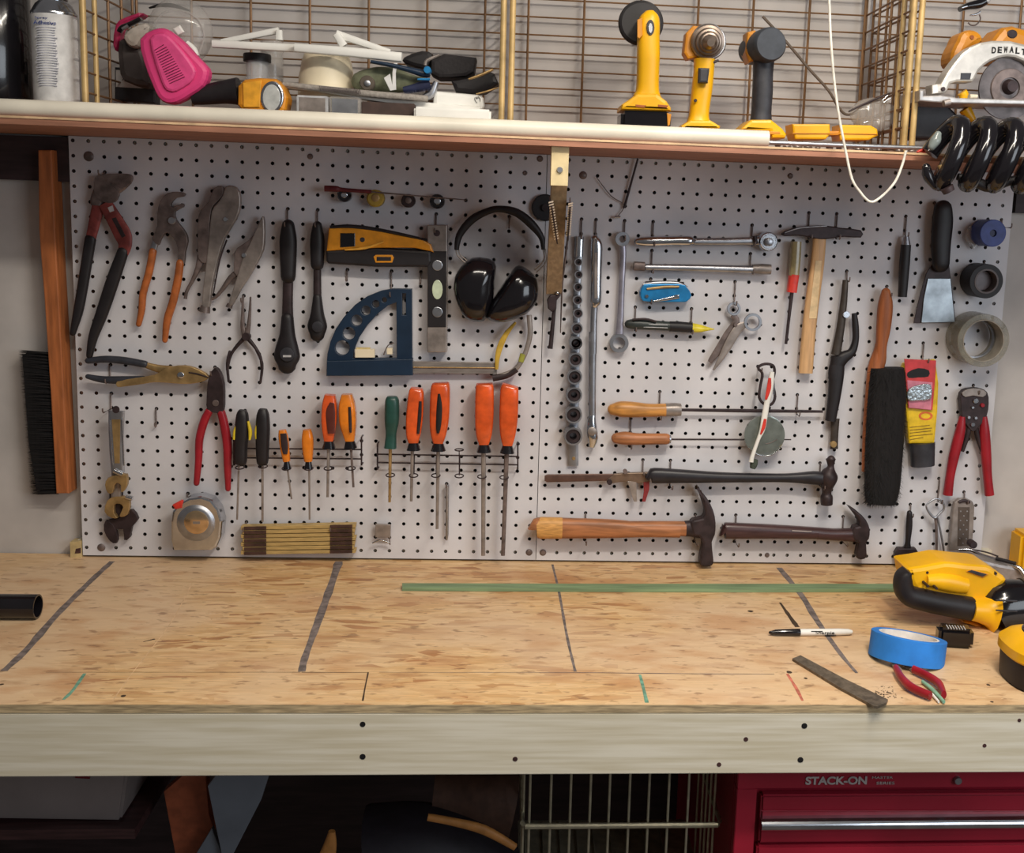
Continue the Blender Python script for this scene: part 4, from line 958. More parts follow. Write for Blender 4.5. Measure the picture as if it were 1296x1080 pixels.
# ---------------------------------------------------------------- hammers, files, caliper
t = thing('claw_hammer', 'big claw hammer with worn light brown wooden handle, head at its right end', 'hammer')
S('handle', hickory, t, 'E', [(70,895,84),(90,894,98),(250,896,92),(420,898,84),(560,903,66),(720,905,66)], -.024, .026, e=2.6, sm=3)
S('handle_end', mat('bare_yellow_wood',(216,160,90),.5,var=.2,stretch=(1,7,10)), t, 'E', [(69,895,86),(88,894,100),(185,895,97)], -.0242, .0265, e=2.6, sm=0)
S('handle', hickory, t, 'L', [(-30,846,70),(100,846,72),(250,846,74),(415,846,72)], -.024, .024, e=2.6)
S('socket', osteel, t, 'L', [(412,846,76),(440,845,80),(490,850,88)], -.024, .022)
PLT('head', osteel, t, 'L', [(476,640),(490,665),(525,705),(552,760),(564,820),(560,880),(545,915),(552,990),(552,1020),(535,1033),(500,1033),(485,1018),(488,980),(500,920),(480,885),(455,880),(440,830),(455,805),(500,795),(510,760),(490,690)], -.036, .024, smooth=2, bev=.004)
hook('E', 290, 828, 942, 'left one carrying the light brown hammer', .045); hook('L', 458, 775, 900, 'right one carrying the light brown hammer', .045)
t = thing('claw_hammer', 'smaller claw hammer with dark reddish brown handle', 'hammer')
S('handle', darkwood, t, 'L', [(608,856,78),(640,856,80),(900,862,66),(1160,872,50)], -.022, .022, e=2.6)
S('handle', darkwood, t, 'M', [(-20,884,52),(60,888,54),(150,890,64)], -.022, .022, e=2.6)
S('shine', mat('pale_shine',(190,176,170),.4), t, 'L', [(935,856,4),(1030,860,4)], -.0335, .001, sm=0)  # pale line painted as a highlight on the handle
PLT('head', osteel, t, 'M', [(125,762),(165,785),(205,825),(222,870),(218,910),(205,930),(208,985),(195,1003),(170,1003),(160,985),(170,930),(150,918),(140,890),(150,855),(172,850),(165,815)], -.034, .022, smooth=2, bev=.004)
hook('L', 652, 778, 905, 'left one carrying the dark brown hammer', .042); hook('M', 90, 808, 915, 'right one carrying the dark brown hammer', .042)
t = thing('ball_peen_hammer', 'ball peen hammer with long black handle lying level above the claw hammers', 'hammer')
S('handle', mat('black_painted_wood',(36,33,38),.4), t, 'L', [(248,590,58),(262,587,76),(400,590,66),(600,596,50),(860,598,42),(960,598,50),(1040,598,66),(1085,600,62)], -.024, .022, e=2.6, sm=3, rnd=False)
g = G(); P_ = [('L',1124,506,50),('L',1124,520,40),('L',1124,545,34),('L',1116,575,80),('L',1112,605,88),('L',1106,650,54),('L',1104,675,46),('L',1104,690,60),('L',1104,728,58)]
g.stroke('L', [(x,y,w_) for _,x,y,w_ in P_], -.024, None, sm=3, e=2)
a = wp('L', 1126, 508, -.024); g.sphere(a, 20/3.857*mpp(a)); g.make('head', osteel, t)
hook('L', 336, 515, 630, 'left one carrying the black handled hammer', .042); hook('L', 1062, 525, 630, 'right one carrying the black handled hammer', .042)
# caliper
t = thing('vernier_caliper', 'brownish steel vernier caliper with a red lower jaw', 'caliper')
S('beam', mat('browned_steel',(110,86,78),.45,.7), t, 'E', [(105,668,24),(118,668,36),(300,665,34),(480,662,30),(560,655,26)], -.014, .004, sm=0, e=6)
PLT('slider', mat('grey_brown_steel',(140,120,104),.4,.8), t, 'E', [(385,680),(420,650),(470,645),(580,642),(586,685),(540,690),(480,682),(430,688),(402,695)], -.017, .008, bev=.001)
PLT('outer_jaw', steel, t, 'E', [(482,682),(524,682),(526,775),(512,775),(495,720)], -.017, .004)
PLT('red_jaw', mat('red_oxide_jaw',(150,50,52),.5,var=.2), t, 'E', [(556,682),(584,678),(582,720),(565,775),(550,775),(558,730)], -.017, .004)
G().disc('E', (474,640), 10, -.024, -.014).make('thumb_screw', dsteel, t); G().disc('E', (402,688), 12, -.024, -.014).make('thumb_screw', osteel, t)
hook('E', 548, 583, 645, 'holding the caliper', .024)
# files / rasps with wooden handles
t = thing('wood_handled_file', 'larger file with golden wood handle and steel collar, lying level', 'file')
S('handle', hornwood, t, 'L', [(62,264,56),(100,262,76),(170,265,74),(240,268,64),(325,266,62)], -.020, None, rnd=True)
S('ferrule', steel, t, 'L', [(318,266,64),(370,265,66),(392,265,60)], -.020, None, sm=0)
S('blade', osteel, t, 'L', [(390,266,14),(700,270,18),(1000,273,14),(1085,274,12)], -.018, .003, sm=0, e=5)
hook('L', 282, 175, 300, 'left one carrying the larger file', .034); hook('L', 950, 192, 285, 'right one carrying the larger file', .026)
t = thing('wood_handled_file', 'smaller reddish wood handled needle file below the larger one', 'file')
S('handle', hickory, t, 'L', [(78,404,52),(120,404,64),(170,408,58),(240,408,54),(320,408,54)], -.020, None, rnd=True)
S('ferrule', satin, t, 'L', [(316,408,52),(342,409,40)], -.020, None, sm=0)
S('blade', osteel, t, 'L', [(340,410,9),(700,411,8),(930,411,6)], -.018, .0025, sm=0)
hook('L', 144, 312, 440, 'carrying the smaller file', .034)
# carabiner, mirror disc, toothbrush
t = thing('carabiner', 'dark steel carabiner above the round glass disc', 'carabiner')
G().tube([wp('L', x, y, -.030) for x, y in ((770,60),(800,42),(840,48),(850,80),(840,130),(852,200),(835,238),(800,238),(775,205),(780,150),(790,90))], .0026, closed=True, smooth=4).make('body', osteel, t)
S('gate', chrome, t, 'L', [(838,85,12),(846,140,10),(846,190,10)], -.031, None)
hook('L', 760, 52, 70, 'holding the carabiner', .034)
t = thing('glass_disc', 'round greenish glass disc hanging over the needle file tip', 'disc')
G().disc('L', (802,392), 100, -.030, -.024, seg=48).make('disc', mat('greenish_mirror_glass',(150,158,152),.12,.6), t)
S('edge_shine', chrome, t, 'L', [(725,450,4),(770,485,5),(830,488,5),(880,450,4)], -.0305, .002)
S('scratch', dsteel, t, 'L', [(805,432,3),(835,425,3),(862,410,3)], -.0304, .0006)
t = thing('toothbrush', 'old white and red toothbrush hanging across the glass disc', 'toothbrush')
S('handle', whitepl, t, 'L', [(838,80,22),(828,150,34),(815,220,28),(802,290,30),(790,360,28),(770,410,18),(742,490,20),(735,520,24)], -.040, .007)
S('red_stripe', brightred, t, 'L', [(826,110,14),(822,160,22),(808,215,12)], -.0434, .002); S('red_stripe', brightred, t, 'L', [(804,310,14),(796,350,18),(782,385,8)], -.0434, .002)
S('bristle_head', mat('dirty_green_bristle',(70,80,70),.8,bump=1,scale=300), t, 'L', [(752,508,34),(748,530,38),(742,552,26)], -.034, .012)
# ================================================================== BRUSH ON THE LEFT WALL
t = thing('push_broom_head', 'long wooden brush block with black bristles hung upright on the white wall', 'brush')
PLT('block', mat('orange_brown_block',(176,104,58),.5,var=.2,scale=14,stretch=(8,8,1)), t, 'Z', [(48,190),(65,190),(70,300),(78,445),(87,625),(71,625),(64,500),(56,380),(49,290)], -.020, .040, bev=.002)
g = G()
for i in range(46):
    for j in range(26):
        y = 448 + i*3.9 + random.uniform(-1.5,1.5); f_ = (y-448)/177; x0 = 62 + f_*12; ln = (38 - f_*3) + random.uniform(-2,2); dy = random.uniform(-3,3)
        Y0 = -.016 + j*.00115
        p = wp('Z', x0, y, Y0); q = wp('Z', x0-ln, y-3+f_*4+dy*.5, Y0 + random.uniform(-.003,.003))
        g.add([p+Vector((0,0,.0011)), p-Vector((0,0,.0011)), q, p+Vector((0,.0011,0))], [(0,2,1),(1,2,3),(3,2,0)])
g.plate('Z', [(28,449),(66,451),(76,618),(46,622),(36,560)], -.012, .024)
g.make('bristles', bristle, t)
# small wood blocks at the panel foot
t = thing('wood_wedge', 'small cream wood block at the lower left corner of the pegboard', 'block')
PLT('block', mat('cream_block',(204,180,130),.6), t, 'I', [(318,960),(368,955),(370,1030),(320,1035)], -.004, .024)
PLT('notch', darkwood, t, 'I', [(345,990),(368,985),(368,1010),(340,1012)], -.0045, .001)
# ================================================================== ON THE BENCH
t = thing('wooden_lath', 'long thin strip of green painted wood lying at the back of the bench', 'strip')
G().slab('P', [(75,99),(800,101),(1300,101),(1700,101),(1700,118),(1300,119),(800,118),(75,114)], BZ+.0003, .006).make('strip', green, t)
t = thing('black_pipe', 'glossy black plastic pipe end entering from the left edge', 'pipe')
c = bp('O', 60, 218); r = .0185
G().ring((c.x+.028, c.y+.004, BZ+r+.0005), (c.x-.35, c.y+.004, BZ+r+.0005), r, r*.86, seg=40).make('pipe', blackgl, t)
t = thing('permanent_marker', 'white permanent marker with black cap and printed barrel', 'marker')
a = bp('N', 52, 488); b = bp('N', 460, 485); r = 17/3.857*mpp(a); a = Vector((a.x, a.y+.004, BZ+r+.0004)); b = Vector((b.x, b.y+.004, BZ+r+.0004)); d_ = b-a
G().lathe(a, a+d_*.37, [(0,.001),(.02,r*.35),(.10,r*.5),(.22,r*.85),(.9,r*1.04),(1,r*1.04)]).make('cap', blackgl, t)
G().lathe(a+d_*.36, b, [(0,r*.96),(.75,r),(.93,r*.85),(1,r*.5),(1,.001)]).make('barrel', whitepl, t)
g = G(); md = a + d_*.66; g.text('Sharpie', md + Vector((0,-r-.0002,.0004)), .0062, wid=.030, t=.0005); g.box(md.x-.022, md.x-.004, md.y-r-.0004, md.y-r+.001, BZ+r+.0030, BZ+r+.0040)
g.box(md.x+.000, md.x+.018, md.y-r-.0004, md.y-r+.001, BZ+r-.0036, BZ+r-.0028); g.make('print', ink, t)
t = thing('flat_file', 'flat grey steel file lying askew near the front edge', 'file')
G().slab('N', [(165,592),(205,576),(420,690),(632,792),(625,806),(580,826),(560,822),(390,730)], BZ+.0003, .004).make('blade', mat('dusty_file_steel',(120,108,94),.55,.5,var=.3,scale=120), t)
# blue tape lying on red pliers
t = thing('long_nose_pliers', 'red handled pliers lying under the blue tape roll', 'pliers')
def bl(v, pts, z, th, nm, m_, tt):
    P = [bp(v, x, y, z) for x, y, w_ in pts]; W_ = [w_/VW[v][2]*mpp(p)/2 for (x,y,w_), p in zip(pts, P)]
    P, W_, D_ = crn(P, W_, [th/2]*len(P), 4)
    return G().sweep(P, list(zip(W_, D_)), seg=12, up=Vector((0,0,1))).make(nm, m_, tt)
bl('N', [(670,640,28),(700,690,36),(750,735,44),(840,775,34)], BZ+.0085, .012, 'grip', red, t)
bl('N', [(755,645,28),(820,675,34),(880,715,36),(905,770,26)], BZ+.0085, .012, 'grip', red, t)
bl('N', [(655,600,20),(665,625,30),(690,650,24)], BZ+.0045, .007, 'jaw', steel, t); bl('N', [(690,600,16),(725,625,30),(760,650,24)], BZ+.0045, .007, 'jaw', steel, t)
t = thing('green_marker_tip', 'pale green and white tipped lead poking from between the red grips', 'lead')
bl('N', [(800,705,16),(850,745,22),(905,805,16)], BZ+.0042, .005, 'lead', mat('pale_green_wax',(132,176,150),.6), t); bl('N', [(845,765,14),(880,805,10)], BZ+.0032, .004, 'tip', whitepl, t)
t = thing('painters_tape_roll', 'wide roll of blue masking tape tilted on the red handled pliers', 'tape')
p = un(*ip('N', 728, 545), 1, -.428); R_ = 180/3.857*mpp(p)
ax = Vector((.13, .20, 1)).normalized(); ce = un(1148.5, 820, 1, -.432)
g = G(); g.ring(ce + ax*.0185, ce - ax*.0185, R_, R_*.80, seg=64); g.make('tape', bluetape, t)
g = G(); g.ring(ce + ax*.0183, ce - ax*.0183, R_*.805, R_*.735, seg=64); g.make('core', paper, t)
t = thing('black_end_cap', 'small black plastic block with ridged top between tape and drill', 'cap')
c = bp('N', 968, 545); g = G(); g.box(-.0265, .0265, -.014, .016, 0, .031, 0)
o = g.make('body', blackgl, t, bevel=.006); rot = Matrix.Rotation(-.16, 4, 'Z'); o.data.transform(Matrix.Translation((c.x, c.y+.012, BZ+.0003)) @ rot)
g = G()
for i in range(7): g.box(-.014+i*.0042, -.0125+i*.0042, -.0125, .002, .0309, .0322)
o = g.make('ridges', lgrey, t); o.data.transform(Matrix.Translation((c.x, c.y+.012, BZ)) @ rot)
# yellow corded drill lying on its side
t = thing('right_angle_drill', 'yellow power tool lying on its side with black rubber grip and glossy motor', 'power tool')
Yd = -.272
g = G(); g.plate('f', [(150,200),(240,185),(330,168),(395,160),(520,175),(640,185),(690,215),(760,268),(700,330),(680,400),(665,520),(668,590),(680,638),(640,612),(610,560),(560,520),(538,505),(530,440),(540,420),(440,400),(330,390),(240,365),(190,330),(160,280),(150,225)], Yd-.035, .075, smooth=3, bev=.007); g.make('housing', yellow, t)
S('bulge', yellow, t, 'f', [(250,262,70),(330,270,110),(420,285,120),(500,300,100)], Yd-.030, .050)
S('rubber_grip', black, t, 'f', [(138,205,40),(116,245,100),(114,310,120),(150,362,130),(240,390,136),(350,415,138),(450,432,142),(535,446,146)], Yd-.040, .060, rnd=False, e=2.4)
S('collar', yellow, t, 'f', [(530,445,138),(580,452,150),(640,460,190),(668,465,250)], Yd-.040, .075)
S('lower_rib', amber, t, 'f', [(470,512,14),(540,530,30),(610,570,60),(670,610,50)], Yd-.025, .04)
PLT('vent', amber, t, 'f', [(505,215),(540,203),(645,232),(610,254)], Yd-.0365, .003); PLT('vent_hole', charcoal, t, 'f', [(515,215),(540,206),(635,232),(608,248)], Yd-.038, .002)
for x, y in ((268,306),(322,320),(690,228),(265,222)): G().disc('f', (x,y), 9, Yd-.056 if y>300 and x<400 else Yd-.0362, Yd-.02, seg=10).make('screw', osteel, t)
a = wp('f', 672, 500, Yd-.02)
def mt_(x, y, w_): p = wp('f', x, y, Yd-.028); return p, w_/4.909*mpp(p)/2
cs = [mt_(665,470,260), mt_(690,455,330), mt_(740,450,370), (mt_(800,445,372)), mt_(860,440,360), mt_(960,430,330), mt_(1050,425,300)]
G().sweep([c[0] for c in cs], [(c[1], .040) for c in cs], seg=32).make('motor_housing', blackgl, t)
cs = [mt_(838,440,372), mt_(850,440,376), mt_(866,440,374)]; G().sweep([c[0] for c in cs], [(c[1], .0415) for c in cs], seg=32).make('motor_band', mat('olive_band',(80,70,52),.4), t)
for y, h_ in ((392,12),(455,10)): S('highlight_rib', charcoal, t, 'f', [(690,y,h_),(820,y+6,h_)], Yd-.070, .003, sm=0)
t = thing('chrome_swing_arm', 'bent chrome arm with a black sleeve rising behind the yellow tool', 'bar')
S('arm', chrome, t, 'e', [(440,800,36),(560,800,34),(680,850,34),(840,900,32),(1000,960,36),(1090,1000,52),(1150,1090,60)], [-.06,-.065,-.08,-.10,-.12,-.13,-.14], None)
S('sleeve', black, t, 'e', [(835,890,40),(1045,945,40)], [-.10,-.125], None, sm=0)
G().sphere(tuple(wp('e', 440, 872, -.07)), .0045).make('tip_ball', chrome, t)
S('second_bar', osteel, t, 'e', [(420,830,34),(560,800,20),(720,820,16),(860,868,16)], [-.05,-.055,-.065,-.08], None)
G().disc('e', (604,750), 40, -.062, -.045).make('knob', osteel, t)
t = thing('grey_guard', 'dull grey metal guard plate lying behind the yellow tool', 'guard')
G().plate('f', [(180,195),(300,150),(400,130),(560,130),(700,165),(830,190),(900,240),(900,330),(180,330)], -.125, .045, smooth=0, bev=.006).make('guard', mat('warm_grey_metal',(150,142,138),.35,.6), t)
# upright cordless drill at the right edge
t = thing('battery_pack', 'black battery pack with yellow collar standing at the right edge of the bench', 'battery')
cy_ = -.515; Rb = .050; cx_ = wp('Z', 1269, 850, cy_).x + Rb*1.07
def col(nm, m_, z0, z1, prof, sq=1.15): return G().lathe((cx_, cy_, z0), (cx_, cy_, z1), prof, seg=40, sq=sq, e=2.6).make(nm, m_, t)
zc = wp('f', 760, 800, cy_-Rb*.8).z; zt_ = wp('f', 860, 600, cy_).z
col('battery', black, BZ+.0004, zc, [(0,.001),(0,Rb*.9),(.06,Rb*.97),(1,Rb)])
col('base_collar', yellow, zc-.001, zt_+.004, [(0,.001),(0,Rb*1.0),(.1,Rb*1.07),(.45,Rb*1.06),(.75,Rb*.85),(1,Rb*.5),(1,.001)])
G().box(cx_-.034, cx_-.008, cy_-Rb*1.24, cy_-Rb*1.1, zc+.012, zc+.017).make('latch_slot', black, t, bevel=.001)
G().lathe((cx_, cy_, zt_-.004), (cx_, cy_, zt_+.008), [(0,Rb*.6),(.7,Rb*.55),(1,Rb*.4),(1,.001)], seg=30, sq=1.15).make('top_recess', blackgl, t)
t = thing('yellow_level_box', 'yellow case edge standing against the wall at the right end of the bench', 'case')
p = wp('Z', 1290, 720, -.05); p2 = wp('Z', 1290, 677, -.05)
G().box(p.x, p.x+.12, -.05, .0, BZ+.0004, p2.z).make('case_body', yellow, t, bevel=.006)
G().box(p.x+.01, p.x+.11, -.052, -.049, BZ+.02, BZ+.03).make('case_band', amber, t, bevel=.0005)
# ================================================================== SHELF
# white pipe and the rod that slides inside it
pr_ = .0122; py_ = SY + pr_ + .002
t = thing('white_pipe', 'long white plastic pipe lying along the front of the shelf', 'pipe')
xe = un(972, 176, 1, py_).x
G().ring((xe, py_, SZ1+pr_+.0005), (-1.12, py_, SZ1+pr_+.0005), pr_, pr_*.82, seg=36).make('pipe', pvc, t)
t = thing('steel_rod', 'thin steel rod sticking out of the white pipe to the right', 'rod')
G().lathe((xe-.25, py_, SZ1+.006), (un(1185,181,1,py_).x, py_, SZ1+.0085), [(0,.0034),(1,.0034)], seg=14).make('rod', satin, t)
# wire bins
def X_at(u, Y, v=90): return un(u, v, 1, Y).x
ztop = 1.02
def binn(lab, xl, xr, vx, left=True, right=True):
    t = thing('wire_bin', lab, 'bin')
    yb, yfr = .004, -.235
    g = G(); z = SZ1 + .012; H = []
    while z < ztop: H.append(z); z += .0296
    for z in H: g.tube([(xl, yb, z), (xr, yb, z)], .0015, smooth=0, seg=6)
    for u in vx: x = X_at(u, yb); g.tube([(x, yb-.002, SZ1+.001), (x, yb-.002, ztop)], .0023, smooth=0, seg=6)
    g.make('back_panel', shaded_rustgold, t)
    for x, on in ((xl, left), (xr, right)):
        if not on: continue
        g = G()
        for z in H: g.tube([(x, yb, z), (x, yfr, z)], .0017, smooth=0, seg=6)
        for y in (yb, -.07, -.13): g.tube([(x, y, SZ1+.001), (x, y, ztop)], .0024, smooth=0, seg=6)
        g.make('side_panel', shaded_rustgold, t)
        g = G(); g.tube([(x, yfr, SZ1+.001), (x, yfr, ztop)], .0048, smooth=0, seg=10); g.make('front_post', gold, t)
        G().tube([(x, -.188, SZ1+.001), (x, -.188, ztop)], .0038, smooth=0, seg=10).make('middle_post', gold, t)
    return t
xL = X_at(107, -.235); xM = X_at(637.5, -.235); xM2 = X_at(649, -.235); xR = X_at(1158, -.235)
binn('gold wire bin at the left, holding the respirator and odds and ends', xL, xM-.002, (170,244,318.5,392.6,466.7,540,612.6))
binn('gold wire bin at the middle, holding the cordless tools', xM2-.002, xR-.009, (667,737,808,880,949,1019.6,1089.6))
binn('gold wire bin at the right end behind the circular saw', xR+.004, 1.05, (1140,1213,1285), right=False)
# spray can
t = thing('spray_can', 'tall white spray can with blue lettering and silver shoulder', 'can')
ys_ = -.205; cL = un(44, 110, 1, ys_).x; cR = un(99, 110, 1, ys_).x; cx_ = (cL+cR)/2; Rc = (cR-cL)/2
zt_ = wp('Q', 280, 68, ys_-Rc*.6).z
G().lathe((cx_, ys_, SZ1+.0004), (cx_, ys_, zt_), [(0,.001),(0,Rc*.95),(.01,Rc),(1,Rc),(1,.001)], seg=40).make('body', paper, t)
G().lathe((cx_, ys_, zt_-.001), (cx_, ys_, zt_+.028), [(0,Rc*1.01),(.12,Rc*1.02),(.2,Rc*.97),(.55,Rc*.80),(.75,Rc*.6),(.8,Rc*.64),(1,Rc*.62),(1,.001)], seg=40).make('shoulder', chrome, t)
G().lathe((cx_, ys_, zt_+.027), (cx_, ys_, zt_+.06), [(0,Rc*.55),(.9,Rc*.5),(1,Rc*.45),(1,.001)], seg=30).make('cap', whitepl, t)
g = G(); fy = ys_-Rc-.0002
g.text('Spray', (cx_-.006, fy, wp('Q',280,92,fy).z), .0035, wid=.018); g.text('Adhesive', (cx_-.001, fy, wp('Q',280,115,fy).z), .0055, wid=.032); g.make('lettering', mat('label_blue',(50,70,140),.5), t)
g = G()
for i in range(24):
    z = zt_ - .022 - i*.0036; w2 = random.uniform(.015,.021); g.box(cx_-w2*.8, cx_+w2*.8, fy-.0002, fy+.002, z, z+.0008)
g.make('fine_print', mat('fine_print_grey',(200,200,212),.6), t)
# black canister at the far left
t = thing('black_canister', 'tall black canister at the far left end of the shelf', 'canister')
x0 = un(38, 80, 1, -.17).x; g = G()
G().lathe((x0-.055, -.17, SZ1+.0004), (x0-.055, -.17, SZ1+.26), [(0,.001),(0,.052),(.02,.055),(.75,.055),(.82,.045),(.9,.025),(1,.025),(1,.001)], seg=40).make('body', blackgl, t)
# respirator
t = thing('respirator', 'half mask respirator with two magenta filters and clear visor', 'respirator')
yq = -.215
g = G(); g.plate('d', [(680,290),(780,215),(860,205),(920,235),(1010,310),(1110,420),(1185,500),(1195,560),(1160,640),(1060,710),(960,765),(880,768),(820,725),(770,620),(710,460)], yq-.008, .030, smooth=2, bev=.007); g.make('front_filter', pink, t)
g = G(); g.plate('d', [(760,290),(830,245),(900,262),(1000,370),(1095,500),(1100,560),(1060,620),(960,680),(905,680),(860,640),(800,470)], yq-.013, .012, smooth=2, bev=.004); f1 = g.make('filter_face', mat('bright_magenta_face',(232,80,140),.45,var=.03), t)
g = G()
for i in range(15):
    x0 = 800 + i*8; y0 = 375 + i*18.0 - (i>12)*4; x1 = x0 + 78 + i*2.4; y1 = y0 - 42 - i*.6
    if i == 0: x1 -= 10
    g.stroke('d', [(x0,y0,5.5),(x1,y1,5.5)], yq-.0134, .0012, sm=0, seg=6)
g.make('slots', dpink, f1)
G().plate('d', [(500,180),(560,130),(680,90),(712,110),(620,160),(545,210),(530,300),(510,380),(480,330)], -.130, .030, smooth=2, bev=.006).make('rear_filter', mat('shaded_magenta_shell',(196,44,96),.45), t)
S('rear_ring', blackgl, t, 'd', [(535,240,26),(560,205,30),(620,180,30),(700,140,26)], -.150, .030)
S('rear_clip', satin, t, 'd', [(556,215,18),(600,190,20)], -.168, .006, sm=0)
G().plate('d', [(560,260),(620,200),(720,165),(780,215),(700,290),(670,340),(620,350),(580,320)], -.165, .035, smooth=2, bev=.008).make('breather', mat('warm_grey_rubber',(190,180,170),.5), t)
G().plate('d', [(520,300),(600,290),(720,360),(760,560),(740,650),(560,600),(520,480)], -.145, .050, smooth=2, bev=.010).make('face_piece', mat('dark_grey_rubber',(70,64,64),.5), t)
p = wp('d', 990, 240, -.15)
G().sphere((p.x, p.y, p.z), .052, sx=.95, sy=.5, sz=1.0, n=16).make('clear_visor', clearpl, t)
S('visor_seal', black, t, 'd', [(760,60,10),(840,40,26),(940,42,30),(1060,80,14)], -.14, .012)
G().tube([wp('d', x, y, -.17) for x, y in ((800,170),(880,90),(1000,80),(1120,140),(1170,260),(1130,400))], .002, smooth=4).make('visor_rim', clearpl, t)
PLT('valve_cover', whitepl, t, 'd', [(930,215),(985,185),(1020,240),(970,262)], -.19, .006, bev=.002); S('inner_cup', whitepl, t, 'd', [(1040,320,40),(1090,370,50),(1120,420,30)], -.17, .02)
t = thing('battery_label_box', 'white label on a small dark box behind the magenta filter', 'box')
PLT('box', charcoal, t, 'd', [(500,500),(800,520),(800,770),(500,745)], -.085, .03, bev=.002)
PLT('label', paper, t, 'd', [(510,520),(770,545),(770,662),(510,648)], -.0856, .0008, bev=.0001)
G().text('X', wp('d', 572, 580, -.0866), .008, wid=.006).make('letter', ink, t)
t = thing('crumpled_foil', 'small crumpled bit of clear plastic just behind the white pipe', 'scrap')
g = G(); c = wp('d', 650, 735, -.2)
for k in range(9): g.sphere((c.x+random.uniform(-.014,.014), -.2+random.uniform(-.008,.008), SZ1+.016+random.uniform(-.004,.006)), random.uniform(.003,.006), n=4)
g.make('scrap', satin, t)
# flashlight
t = thing('work_light', 'black work light with square yellow head and bright reflector', 'flashlight')
yl = -.20
S('handle', black, t, 'R', [(-20,395,70),(40,388,80),(110,378,92),(170,375,110)], yl, .040, e=3)
G().plate('R', [(163,352),(190,325),(250,318),(320,322),(350,350),(368,400),(360,450),(340,472),(270,470),(185,455),(162,430)], yl-.022, .045, smooth=0, bev=.006).make('head', amber, t)
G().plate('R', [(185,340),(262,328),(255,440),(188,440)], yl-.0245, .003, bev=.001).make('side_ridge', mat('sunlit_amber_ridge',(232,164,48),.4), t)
G().plate('R', circ(305,398,48,28,66), yl-.0245, .012, bev=.002).make('reflector', chrome, t)
ls = G().plate('R', circ(303,400,36,24,54), yl-.0260, .002).make('lens', mat('bright_lens',(230,232,228),.08,.4), t)
# glass jar with black lid
t = thing('glass_jar', 'small clear jar with a black lid behind the work light', 'jar')
a = wp('R', 245, 250, -.13); r = 48/3.24*mpp(a); zt = wp('R',245,238,-.13).z
G().ring((a.x, -.13, SZ1+.0004), (a.x, -.13, zt-.001), r*.95, r*.86, seg=32).make('jar_wall', glass, t)
G().lathe((a.x, -.13, zt-.006), (a.x, -.13, zt+.006), [(0,.001),(0,r*1.15),(.9,r*1.15),(1,r*1.1),(1,.001)], seg=32).make('lid', black, t)
t = thing('clear_tumbler', 'tall clear tumbler standing behind the jar and the white brackets', 'tumbler')
a = wp('R', 305, 250, -.10); r = 46/3.24*mpp(a)
G().ring((a.x, -.10, SZ1+.0004), (a.x, -.10, wp('R',305,170,-.1).z), r, r*.9, seg=32).make('wall', clearpl, t)
# white brackets
def bracket(lab, pts, a, b, c_, y):
    t = thing('shelf_bracket', lab, 'bracket', 'white triangular brackets lying on the pile')
    S('long_arm', whitepl, t, 'R', pts, y, .018, e=5, sm=0)
    S('brace', whitepl, t, 'R', [a, b], y+.012, .012, e=5, sm=0); S('short_arm', whitepl, t, 'R', [b, c_], y+.006, .012, e=5, sm=0)
bracket('white bracket whose slanted brace rises at the left, above the jar', [(62,180,30),(440,200,32)], (100,172,22), (335,125,26), (335,165,30), -.17)
bracket('white bracket whose slanted brace falls to the right, above the cream tub', [(400,196,34),(640,215,38),(838,236,38)], (790,215,24), (570,140,32), (600,190,34), -.185)
# cream tub
t = thing('cream_tub', 'upturned cream plastic tub glowing under the white brackets', 'tub')
a = wp('R', 530, 300, -.12); r = 120/3.24*mpp(a); zt = wp('R',530,205,-.12).z; zb_ = SZ1+.0205
G().lathe((a.x, -.12, zb_), (a.x, -.12, zt), [(0,.001),(0,r),(.2,r*.99),(.6,r*.93),(.85,r*.82),(.95,r*.72),(1,r*.5),(1,.001)], seg=40).make('tub', cream, t)
t = thing('flat_carton', 'flat carton lying under the cream tub', 'carton')
G().box(a.x-.06, a.x+.09, -.19, -.05, SZ1+.0004, SZ1+.020).make('carton', mat('pale_carton',(210,204,196),.6), t, bevel=.001)
# small clear boxes along the front
for lab, x0, x1, y0, y1, m_ in (('clear plastic case with dark contents, right of the work light', 405, 535, 395, 458, lgrey), ('smaller clear plastic case to the right of the first clear case', 540, 668, 400, 464, clearpl)):
    t = thing('plastic_case', lab, 'case'); a = wp('R', x0, y1, -.225); b = wp('R', x1, y0, -.225)
    G().box(a.x, b.x, -.225, -.195, SZ1+.0004, b.z).make('case', m_, t, bevel=.0015)
    G().box(a.x+.004, b.x-.004, -.2256, -.2246, SZ1+.020, b.z-.003).make('lid_line', steel if m_ is lgrey else satin, t)
t = thing('dark_box', 'low dark brown box behind the pipe under the white cases', 'box')
a = wp('R', 672, 475, -.215); b = wp('R', 890, 425, -.215)
G().box(a.x, b.x, -.215, -.15, SZ1+.0004, b.z).make('box', mat('dark_brown_box',(70,52,46),.6), t, bevel=.001)
# long grey tube / ratchet strap
t = thing('cable_bundle', 'grey ribbed cable lying lengthwise in front of the cream tub', 'cable')
S('cable', mat('grey_ribbed_sheath',(158,150,142),.5,bump=1,scale=250), t, 'R', [(350,345,20),(500,362,24),(700,385,28),(900,402,28),(945,405,22)], -.20, None)
g = G()
for i in range(26):
    x = 500 + i*6.5; g.stroke('R', [(x,352+i*.55,3.5),(x+7,372+i*.55,3.5)], -.2095, .002, sm=0, seg=6)
g.make('braid', osteel, t)
t = thing('white_batten', 'thin white strip lying across under the grey cable', 'strip')
G().plate('R', [(350,340),(430,342),(640,372),(940,420),(1160,440),(1160,452),(900,440),(640,400),(480,372),(350,360)], -.19, .03, bev=.001).make('strip', whitepl, t)
